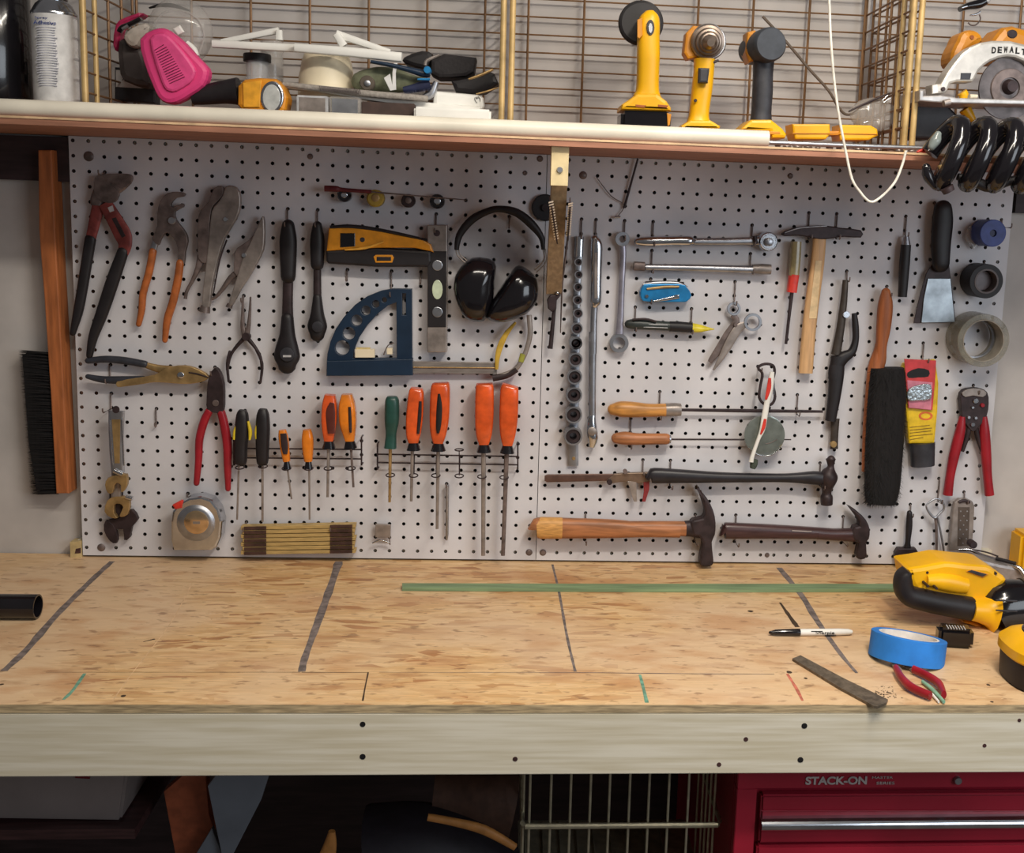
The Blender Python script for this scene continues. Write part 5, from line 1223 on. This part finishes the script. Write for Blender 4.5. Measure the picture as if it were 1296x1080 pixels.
# khaki roll with blue brush
t = thing('khaki_pouch', 'rolled khaki cloth pouch on top of the pile', 'pouch')
S('pouch', khaki, t, 'h', [(215,360,150),(330,340,170),(450,350,170),(560,365,120),(660,360,60)], -.15, .060, rnd=True)
G().disc('h', (250,365), 52, -.182, -.165).make('roll_end', mat('dark_khaki',(92,82,72),.8), t); G().disc('h', (252,368), 22, -.184, -.18).make('roll_core', satin, t)
t = thing('price_tag', 'crumpled white paper tag stuck on the khaki pouch', 'tag')
PLT('tag', paper, t, 'h', [(370,330),(415,300),(430,380),(432,290),(440,225),(468,222),(455,300),(458,415),(415,422)], -.187, .002)
t = thing('blue_brush', 'blue edged brush with dark bristles lying beside the khaki pouch', 'brush')
S('handle', navy, t, 'h', [(280,215,24),(420,240,30),(560,275,40),(650,300,50),(700,310,30)], -.185, .02)
G().disc('h', (680,272), 26, -.20, -.18).make('blue_knob', blue, t)
g = G().stroke('h', [(510,415,40),(600,400,60),(700,370,80)], -.19, .02)
for i in range(40):
    x = 515+i*4.6; g.stroke('h', [(x,430-i*.6,4),(x+6,448-i*.7,3)], -.195+random.uniform(-.005,.005), .002, sm=0, seg=5)
g.make('bristles', mat('blue_black_bristle',(34,40,72),.7), t)
S('edge', blue, t, 'h', [(610,340,12),(700,340,18)], -.203, .004); S('ferrule', satin, t, 'h', [(660,470,50),(710,440,60),(745,360,40)], -.185, .02)
# ratchet straps
t = thing('ratchet_strap', 'black webbing strap with brassy buckle piled by the middle post', 'strap')
G().plate('h', [(515,180),(640,135),(720,160),(700,230),(660,265),(520,225)], -.12, .05, bev=.006, smooth=2).make('strap_fold', black, t)
G().plate('h', [(705,200),(800,155),(870,165),(1030,182),(1012,290),(960,320),(850,330),(760,330),(705,300)], -.13, .06, bev=.006).make('strap_roll', mat('black_webbing',(40,36,38),.7,bump=.6,scale=200), t)
G().plate('h', [(850,350),(960,330),(1120,280),(1160,300),(1190,370),(1100,430),(1000,440),(880,425)], -.15, .05, bev=.006).make('strap_loop', black, t)
S('buckle', brass, t, 'h', [(975,340,14),(1060,310,22),(1150,270,16)], -.18, .006); S('buckle', brass, t, 'h', [(1030,445,10),(1110,425,14),(1185,400,10)], -.18, .006)
S('buckle_side', steel, t, 'h', [(665,240,26),(680,205,24),(770,165,18)], -.17, .008)
# white boxes
t = thing('white_case', 'rounded white plastic case with small black marking on its end', 'case')
yw = -.175; G().plate('R', [(978,372),(1150,388),(1172,400),(1176,435),(1165,452),(980,440),(965,430),(965,385)], yw-.01, .07, bev=.006).make('case', whitepl, t)
G().text('(*)', wp('R', 1148, 408, yw-.0108), .010, wid=.009, ex=Vector((.9,0,.4)), ey=Vector((-.4,0,.9))).make('marking', ink, t)
t = thing('white_tray', 'white tray lying lowest in the pile, right behind the pipe', 'tray')
a = wp('R', 888, 475, -.235); b = wp('R', 1150, 448, -.235)
G().box(a.x, b.x+.02, -.24, -.15, SZ1+.0004, b.z).make('tray', whitepl, t, bevel=.003)
t = thing('clear_bag', 'crumpled clear plastic bag at the right end of the white tray', 'bag')
g = G(); 
for k in range(7): g.sphere((b.x+.012+k*.005, -.215+random.uniform(-.015,.015), SZ1+.016+random.uniform(0,.006)-k*.0008), random.uniform(.009,.013), n=5, sx=1.3)
g.make('bag', clearpl, t)
# ---------------------------------------------------------------- cordless tools
yt = -.17
t = thing('cordless_polisher', 'tallest yellow cordless tool with black round pad on its back and black battery', 'power tool')
G().plate('S', circ(618,102,103,44,104), yt+.005, .014, bev=.005).make('pad', black, t); 
S('housing', yellow, t, 'S', [(655,52,40),(655,75,84),(652,110,100),(650,170,102),(650,250,104),(648,340,102),(646,410,106),(644,440,130)], yt-.015, .036, rnd=False, e=2.6)
G().plate('S', [(600,425),(690,425),(735,460),(755,490),(755,506),(525,500),(530,475),(560,455)], yt-.040, .075, smooth=0, bev=.006).make('battery_shoe', yellow, t)
a = wp('S', 640, 540, yt-.036)
z0_, z1_ = SZ1+.0004, wp('S',640,505,yt-.036).z; hw = 115/3.6*mpp(a)
G().box(a.x-hw, a.x+hw, yt-.038, yt+.034, z0_, z1_).make('battery', blackgl, t, bevel=.006)
G().plate('S', [(735,515),(755,520),(748,570),(738,575)], yt-.040, .004).make('battery_latch', amber, t)
G().plate('S', circ(660,125,18,20,36), yt-.0345, .003).make('switch_plate', charcoal, t); G().plate('S', circ(660,128,10,16,24), yt-.036, .002).make('lens', satin, t)
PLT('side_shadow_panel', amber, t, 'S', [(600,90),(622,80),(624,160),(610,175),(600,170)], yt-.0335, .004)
for x in (618, 720): PLT('shoe_slot', mat('burnt_orange_slot',(160,84,24),.5), t, 'S', [(x-26,476),(x+22,480),(x+14,492),(x-26,488)], yt-.0408, .002)
t = thing('cordless_drill', 'yellow cordless drill with round metal chuck facing forward', 'drill')
S('handle', yellow, t, 'S', [(905,270,96),(902,330,92),(895,400,94),(885,480,90),(880,530,92),(878,560,110)], yt-.010, .036, e=2.6)
G().plate('S', [(842,548),(935,548),(980,575),(975,588),(800,585),(800,574)], yt-.036, .070, bev=.004).make('battery_shoe', yellow, t)
G().plate('S', [(822,150),(855,115),(880,118),(880,260),(830,270),(812,240)], yt-.012, .030, bev=.004).make('motor_body', amber, t)
c1 = wp('S', 925, 190, yt-.02); rr = 78/3.6*mpp(c1)
tipc = wp('S', 955, 178, yt-.095)
G().lathe((c1.x-.006, yt+.05, c1.z), (c1.x, yt-.018, c1.z), [(0,.001),(0,rr*.85),(.2,rr),(.9,rr),(1,rr*1.02),(1,.001)], seg=36).make('gear_case', osteel, t)
G().lathe((c1.x-.001, yt-.018, c1.z), (tipc.x, yt-.060, tipc.z), [(0,.001),(0,rr*1.0),(.05,rr*.95),(.2,rr*.93),(.22,rr*.8),(.4,rr*.72),(.42,rr*.62),(.6,rr*.52),(.62,rr*.44),(.8,rr*.34),(1,rr*.22),(1,.001)], seg=36).make('chuck', mat('bronze_steel_chuck',(150,134,122),.35,.8), t)
G().lathe((c1.x, yt-.014, c1.z), (c1.x, yt-.022, c1.z), [(0,rr*1.02),(.5,rr*1.05),(1,rr*.98),(1,.001)], seg=36).make('chuck_ring', satin, t)
PLT('trigger', charcoal, t, 'S', [(882,308),(930,310),(922,378),(880,376)], yt-.040, .014, bev=.003)
PLT('brand_dot', osteel, t, 'S', circ(865,458,8), yt-.0290, .002)
S('selector_lever', osteel, t, 'S', [(945,285,14),(970,275,10)], yt-.02, .006, sm=0)
t = thing('cordless_driver', 'cordless tool with black handle, round grey black front and yellow foot', 'power tool')
S('handle', charcoal, t, 'S', [(1175,280,96),(1172,340,90),(1170,420,92),(1165,500,90),(1163,550,96)], yt-.010, .036, e=2.6)
c1 = wp('S', 1200, 207, yt-.03); rr = 78/3.6*mpp(c1)
G().lathe((c1.x-.014, yt+.04, c1.z), (c1.x, yt-.046, c1.z-.0), [(0,.001),(0,rr*.8),(.3,rr*.96),(.85,rr),(.96,rr*.97),(1,rr*.88),(1,.001)], seg=40).make('front_cap', mat('slate_black_plastic',(62,66,74),.5), t)
G().plate('S', [(1102,145),(1140,135),(1150,160),(1150,270),(1110,285),(1095,240)], yt-.015, .04, bev=.005).make('motor_body', amber, t)
g = G(); g.plate('S', [(1120,545),(1212,545),(1262,585),(1282,612),(1275,630),(1215,630),(1205,600),(1070,592),(1085,575)], yt-.036, .072, bev=.005); g.make('battery_shoe', yellow, t)
PLT('shoe_slot', amber, t, 'S', [(1195,598),(1250,600),(1252,612),(1200,612)], yt-.0366, .002)
# battery pack lying flat
t = thing('battery_adapter', 'flat yellow clip tray lying right of the grey fronted tool', 'tray')
yy = -.19
G().plate('T', [(165,605),(350,605),(352,655),(330,680),(180,680),(170,650)], yy-.01, .05, bev=.003).make('left_block', yellow, t)
G().plate('T', [(400,608),(550,612),(582,630),(585,662),(540,684),(400,684),(396,655)], yy-.01, .05, bev=.003).make('right_block', yellow, t)
G().plate('T', [(345,640),(402,640),(402,660),(345,660)], yy-.005, .04).make('bridge', amber, t)
S('rim', amber, t, 'T', [(165,652,6),(390,652,6),(580,655,6)], yy-.0365+.026, .004, sm=0)
for x, yp in ((1010,705),(1100,712)): pass
t = thing('scrap_metal', 'small flat metal scraps lying along the shelf edge right of the pipe end', 'scrap', None)
g = G()
for i in range(14):
    u = 985 + i*13; p = un(u, 187, 1, -.262); g.sphere((p.x, -.262+random.uniform(-.004,.01), SZ1+.0035), .0035, sx=random.uniform(1.2,2.2), n=4)
g.make('scraps', steel, t)
# clear goggles
t = thing('safety_goggles', 'clear safety goggles leaning beside the right wire divider', 'goggles')
p = wp('T', 560, 560, -.15)
G().sphere((p.x, p.y, p.z), .034, sx=1.15, sy=.5, sz=.8, n=14).make('lens', clearpl, t)
S('frame', osteel, t, 'T', [(440,545,8),(500,515,10),(580,480,10),(640,455,6)], -.165, .006)
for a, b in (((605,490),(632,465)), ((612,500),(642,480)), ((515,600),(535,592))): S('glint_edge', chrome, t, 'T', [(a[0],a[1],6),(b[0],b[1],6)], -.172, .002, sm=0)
# thin brown cord on the wall above
t = thing('brown_cord', 'thin brown cord running down from the grey fronted tool to the goggles', 'cord')
G().tube([wp('T', x, y, -.035) for x, y in ((20,80),(140,210),(250,340),(340,440),(395,530),(440,560),(520,525),(600,480))], .0024, smooth=5).make('cord', mat('dull_brown_cord',(110,96,84),.7), t)
# white hanging cord
t = thing('hanging_cord', 'thin white cord hanging in a loop in front of the shelf edge', 'cord')
G().tube([wp('T', x, y, -.315) for x, y in ((335,-120),(345,0),(352,180),(370,400),(392,560),(410,660),(430,760),(455,870),(490,930),(545,985),(600,960),(665,890),(700,810),(720,735))], .0019, smooth=5).make('cord', mat('white_cord',(232,226,214),.6), t)
# circular saw
t = thing('circular_saw', 'yellow circular saw with silver blade guard standing at the right end', 'saw')
yc = -.215
gd = [(232,850),(235,825),(320,815),(370,720),(440,620),(520,520),(600,460),(700,415),(820,395),(1000,398),(1130,430),(1240,500),(1300,600),(1340,760),(1250,760),(1200,660),(1130,600),(1040,562),(960,555),(880,568),(800,600),(740,640),(690,690),(650,770),(625,798),(470,800),(410,820),(385,880),(350,912),(240,915)]
PLT('blade_guard', mat('cast_silver_guard',(206,200,192),.38,.45,var=.05), t, 'U', gd, yc-.010, .034, bev=.004)
a = wp('U', 985, 860, yc); R_ = 300/7.71*mpp(a)
G().lathe((a.x, yc+.002, a.z), (a.x, yc+.006, a.z), [(0,.001),(0,R_),(1,R_),(1,.001)], seg=64).make('blade', mat('smoky_grey_blade',(96,88,86),.35,.7,var=.4,scale=40), t)
G().lathe((a.x, yc-.012, a.z+.002), (a.x, yc+.002, a.z+.002), [(0,.001),(0,R_*.18),(1,R_*.25),(1,.001)], seg=24).make('arbor_bolt', osteel, t)
G().ring((a.x, yc-.001, a.z), (a.x, yc+.003, a.z), R_*.62, R_*.34, seg=48).make('blade_flange', dsteel, t)
g = G()
for i, ch in enumerate('DEWALT'):
    x, y = 832 + i*58, 490 - math.sin(i/5*math.pi*.8)*6 + (i>3)*(i-3)*10
    g.text(ch, wp('U', x, y, yc-.0104), .0096, wid=.0068, t=.0008, bold=.035)
g.make('lettering', ink, t)
PLT('warning_label', charcoal, t, 'U', [(510,712),(612,712),(600,775),(505,775)], yc-.0106, .0008, bev=.0001)
G().disc('U', (342,868), 20, yc-.014, yc-.008).make('guard_bolt', osteel, t)
PLT('guard_tip', whitepl, t, 'U', [(232,835),(282,822),(292,905),(235,915)], yc-.014, .006)
PLT('base_plate', mat('dull_silver_plate',(196,192,190),.4,.6), t, 'U', [(105,985),(108,880),(150,880),(150,935),(330,930),(480,955),(1500,985),(1500,1030),(420,1008),(300,1002)], yc-.045, .090, bev=.002)
S('depth_screw', steel, t, 'U', [(340,1010,60),(400,995,70)], yc-.05, .02)
G().plate('U', [(430,600),(440,500),(490,400),(520,330),(580,290),(660,290),(720,330),(735,400),(640,470),(540,560),(470,640)], yc+.035, .06, smooth=2, bev=.010).make('front_handle', amber, t)
G().disc('U', (620,362), 20, yc+.033, yc+.04).make('handle_screw', mat('burnt_orange_slot',(160,84,24),.5), t)
G().plate('U', [(830,400),(880,330),(940,260),(1040,245),(1160,280),(1300,320),(1500,330),(1500,600),(900,600)], yc+.040, .08, smooth=0, bev=.012).make('motor_housing', amber, t)
G().plate('U', circ(1015,330,48,20,42), yc+.038, .006, bev=.001).make('housing_hole', osteel, t)
S('yellow_latch', yellow, t, 'U', [(520,900,90),(540,940,90),(545,1040,110)], yc+.01, .03)
S('yellow_latch', yellow, t, 'V', [(480,120,100),(510,170,90),(555,235,50),(600,270,30)], yc+.02, .03)
S('chip_chute', mat('bone_white_block',(226,214,190),.5), t, 'U', [(590,945,50),(660,945,44)], yc-.015, .02)
G().plate('V', [(40,60),(330,80),(480,230),(600,200),(420,330),(200,380),(20,370)], yc+.03, .06, bev=.004).make('motor_foot', charcoal, t)
# hanging ring clip near the top right
t = thing('spring_clip', 'dark glossy spring clip hanging at the top right edge', 'clip')
S('jaw', blackgl, t, 'U', [(500,90,50),(580,60,70),(680,40,90),(740,10,90)], -.10, .03)
S('pad', chrome, t, 'U', [(520,75,20),(570,60,20)], -.118, .004, sm=0); S('jaw', chrome, t, 'U', [(600,150,14),(660,140,22),(700,110,14)], -.11, .01)
G().tube([wp('U', x, y, -.1) for x, y in ((690,140),(700,190),(660,240),(610,245),(580,220))], .0012, smooth=4).make('ring', dsteel, t)
S('handle', lgrey, t, 'U', [(690,10,40),(760,10,60),(780,-60,60)], -.10, .02)
# coiled black hose hanging from the shelf's right end
t = thing('coiled_hose', 'thick glossy black coiled hose hanging in front of the right end of the shelf', 'hose')
p0 = un(1185, 188, 1, -.335); pts = []
for i in range(150):
    a_ = i/14*2*math.pi*.7; x = p0.x + i*.00205
    pts.append((x + .020*math.sin(a_) , -.335 + .026*math.cos(a_), p0.z - .006 + .043*math.sin(a_)))
G().tube(pts, .0138, smooth=2, seg=12).make('coil', blackgl, t)
S('hose_tail', blackgl, t, 'V', [(150,620,70),(170,700,90),(220,780,60)], -.34, None, rnd=True)
S('loop', black, t, 'V', [(420,700,60),(560,740,90),(700,790,90),(850,740,80),(960,730,90),(1050,700,60)], -.33, None)
S('fitting', brass, t, 'V', [(270,600,50),(300,680,46),(330,760,40)], -.355, None); S('fitting_ring', osteel, t, 'V', [(325,790,110),(345,830,100)], -.355, None, sm=0)
S('coupler', mat('translucent_grey_coupler',(120,128,126),.2), t, 'V', [(200,440,70),(230,390,90),(250,340,60)], -.35, None, rnd=True)
t = thing('red_clip', 'small bright red clip on the shelf edge beside the coiled hose', 'clip')
S('clip', brightred, t, 'V', [(70,490,18),(110,480,30),(165,495,16)], -.295, .010)
# ================================================================== UNDER THE BENCH
yu = -.50
t = thing('storage_bin', 'light grey storage bin under the left end of the bench', 'bin')
a = wp('W', 420, 225, -.40)
g = G(); xr_ = a.x+.004; V = [(-1.1,-.40,a.z+.012),(xr_,-.40,a.z),(xr_,-.08,a.z),(-1.1,-.08,a.z+.012),(-1.1,-.40,a.z+.20),(xr_+.02,-.40,a.z+.13),(xr_+.02,-.08,a.z+.13),(-1.1,-.08,a.z+.20)]
# kept below the joists
V = [(x,y,min(z, zr0-.092)) for x,y,z in V]
g.add(V, [(0,1,5,4),(1,2,6,5),(2,3,7,6),(3,0,4,7),(0,3,2,1),(4,5,6,7)]); g.make('bin_body', binned, t, bevel=.004)
S('handle_slot', darkred, t, 'W', [(270,64,14),(320,66,16)], -.402, .004, sm=0)
t = thing('lower_shelf', 'dark lower shelf board under the bench', 'shelf')
G().box(-1.02, -.60, -.42, -.06, a.z-.016, a.z-.0005).make('board', darkwood, t)
t = thing('orange_plank', 'orange brown plank leaning on its edge under the bench', 'plank')
G().plate('W', [(583,120),(640,72),(735,-20),(735,80),(745,200),(765,260),(700,345),(720,600),(680,700),(625,345)], -.38, .02, bev=.001).make('plank', mat('orange_brown_plank',(160,84,54),.5,var=.15), t)
t = thing('grey_sheet', 'grey painted sheet leaning beside the orange plank', 'sheet')
G().plate('W', [(740,100),(770,60),(900,-40),(990,-40),(930,150),(830,345),(760,520),(790,345),(760,200)], -.42, .012, bev=.001).make('sheet', sheetm, t)
G().plate('W', [(700,340),(755,250),(790,340),(800,500),(690,500)], -.41, .01, bev=.001).make('folded_edge', sheetm, t)
t = thing('black_bag', 'black soft bag with tan trim slumped under the bench', 'bag')
G().stroke('X', [(180,320,330),(330,300,300),(480,330,260),(600,380,180)], -.36, .20, e=2.2).make('bag_body', mat('black_nylon',(34,30,38),.6), t)
S('trim', leather, t, 'X', [(352,186,22),(430,200,24),(530,226,30),(628,280,22)], -.475, .012)
S('strap', leather, t, 'X', [(50,230,20),(45,270,40),(30,330,60)], -.45, .010)
S('top_panel', mat('brown_nylon',(84,58,46),.7), t, 'X', [(370,120,180),(500,130,200),(620,150,200)], -.30, .10)
t = thing('wire_basket', 'wire basket with a thick rim between the bag and the red tool chest', 'basket')
yb_ = -.50
x0 = wp('X', 650, 212, yb_).x; x1 = wp('X', 1275, 216, yb_).x; zrim = wp('X', 900, 213, yb_).z
def rim(g, z, r): g.tube([(x0,yb_,z),(x1,yb_,z),(x1,yb_+.30,z),(x0,yb_+.30,z)], r, smooth=0, closed=True, seg=10, up=Vector((0,0,1)))
g = G(); g.tube([(x0+.004,yb_,zrim),(x1-.004,yb_,zrim)], .0042, smooth=0); g.tube([(x1-.004,yb_,zrim),(x1,yb_+.004,zrim+.003),(x1,yb_+.3,zrim+.003)], .0034, smooth=0); g.tube([(x0+.004,yb_,zrim),(x0,yb_+.004,zrim+.003),(x0,yb_+.3,zrim+.003)], .0034, smooth=0)
g.make('rim', mat('pale_zinc_wire',(190,184,160),.35,.7), t)
for xx in [672,738,800,862,922,985,1046,1108,1170]:
    p = wp('X', xx, 200, yb_+.004); G().tube([(p.x, yb_+.004, zr0-.089), (p.x, yb_+.004, zrim-.16), (p.x, yb_+.28, zrim-.16)], .0019, smooth=0).make('wire', mat('pale_zinc_wire',(190,184,160)), t)
for y in (yb_+.03, yb_+.06, yb_+.09, yb_+.12, yb_+.16):
    for x in (x0+.002, x1-.004): G().tube([(x, y, zr0-.089), (x, y, zrim-.16)], .0019, smooth=0).make('wire', mat('pale_zinc_wire',(190,184,160)), t)
G().box(x0, x1, yb_, yb_+.29, zrim-.166, zrim-.162).make('base', mat('pale_zinc_wire',(190,184,160)), t)
# red tool chest
t = thing('tool_chest', 'red steel tool chest with chrome drawer handle', 'tool chest')
yf2 = -.54
xl = wp('Y', 160, 200, yf2).x; xd = wp('Y', 250, 200, yf2).x; zt2 = zr0 - .088
zA = wp('Y', 600, 118, yf2).z
G().box(xl, 1.1, yf2+.02, -.06, FLOOR+.05, zt2).make('chest_body', toolred, t, bevel=.002)
G().box(xl, 1.1, yf2, yf2+.02, zA, zt2).make('header', toolred, t, bevel=.001)
G().box(xl, xd-.004, yf2, yf2+.02, FLOOR+.05, zA).make('side_stile', toolred, t, bevel=.001)
zB = wp('Y', 600, 340, yf2).z; zT = wp('Y', 600, 150, yf2).z
dr = G().box(xd+.004, 1.095, yf2+.004, yf2+.019, zB, zT).make('drawer', toolred, t, bevel=.003)
dr2 = G().box(xd+.002, 1.095, yf2+.004, yf2+.019, zB-.09, zB-.004).make('drawer', toolred, t, bevel=.003)
S('upper_ridge', toolred, dr, 'Y', [(260,207,5),(1300,207,5),(1700,207,5)], yf2+.003, .003, sm=0)
h0 = wp('Y', 262, 245, yf2-.008); h1 = wp('Y', 262, 292, yf2-.008)
g = G(); n = 9; V = []
for i in range(n):
    f_ = i/(n-1); z = h0.z + (h1.z-h0.z)*f_; dy = -.008 - .008*math.sin(math.pi*f_)**.6
    V += [(h0.x, yf2+dy+.004, z), (1.09, yf2+dy+.004, z)]
Fs = [(2*i, 2*i+1, 2*i+3, 2*i+2) for i in range(n-1)]; V += [(h0.x, yf2+.006, h0.z), (1.09, yf2+.006, h0.z), (h0.x, yf2+.006, h1.z), (1.09, yf2+.006, h1.z)]
Fs += [(0, 2*n, 2*n+1, 1), (2*n-2, 2*n-1, 2*n+3, 2*n+2), tuple([2*n]+[2*i for i in range(n)]+[2*n+2]), tuple([2*n+1]+[2*i+1 for i in range(n)]+[2*n+3])]
g.add(V, Fs).make('drawer_handle', chrome, dr, 'chrome drawer handle')
g = G(); p = wp('Y', 556, 88, yf2-.001); w1 = wp('Y', 436, 88, yf2).x; w2 = wp('Y', 678, 88, yf2).x
g.text('STACK-ON', p, abs(wp('Y',500,72,yf2).z-wp('Y',500,104,yf2).z), wid=w2-w1, bold=.035)
p2 = wp('Y', 738, 76, yf2-.001); g.text('MASTER', p2, .0036, wid=.030); p3 = wp('Y', 750, 98, yf2-.001); g.text('SERIES', p3, .0040, wid=.026)
g.make('lettering', mat('silver_print',(170,160,158),.4), t)
G().disc('Y', (1038,92), 15, yf2-.006, yf2+.002).make('lock', satin, t)
# ================================================================== finish: put every thing's origin at its base
def desc(o):
    out = []
    for c in o.children: out.append(c); out += desc(c)
    return out
bpy.context.view_layer.update()
for o in TH:
    ms = ([o] if o.type == 'MESH' else []) + [c for c in desc(o) if c.type == 'MESH']
    if not ms or o.location.length > 0: continue
    lo = Vector((1e9,)*3); hi = Vector((-1e9,)*3)
    for c in ms:
        for v in c.data.vertices:
            for k in range(3): lo[k] = min(lo[k], v.co[k]); hi[k] = max(hi[k], v.co[k])
    loc = Vector(((lo.x+hi.x)/2, (lo.y+hi.y)/2, lo.z))
    for c in ms: c.data.transform(Matrix.Translation(-loc))
    o.location = loc
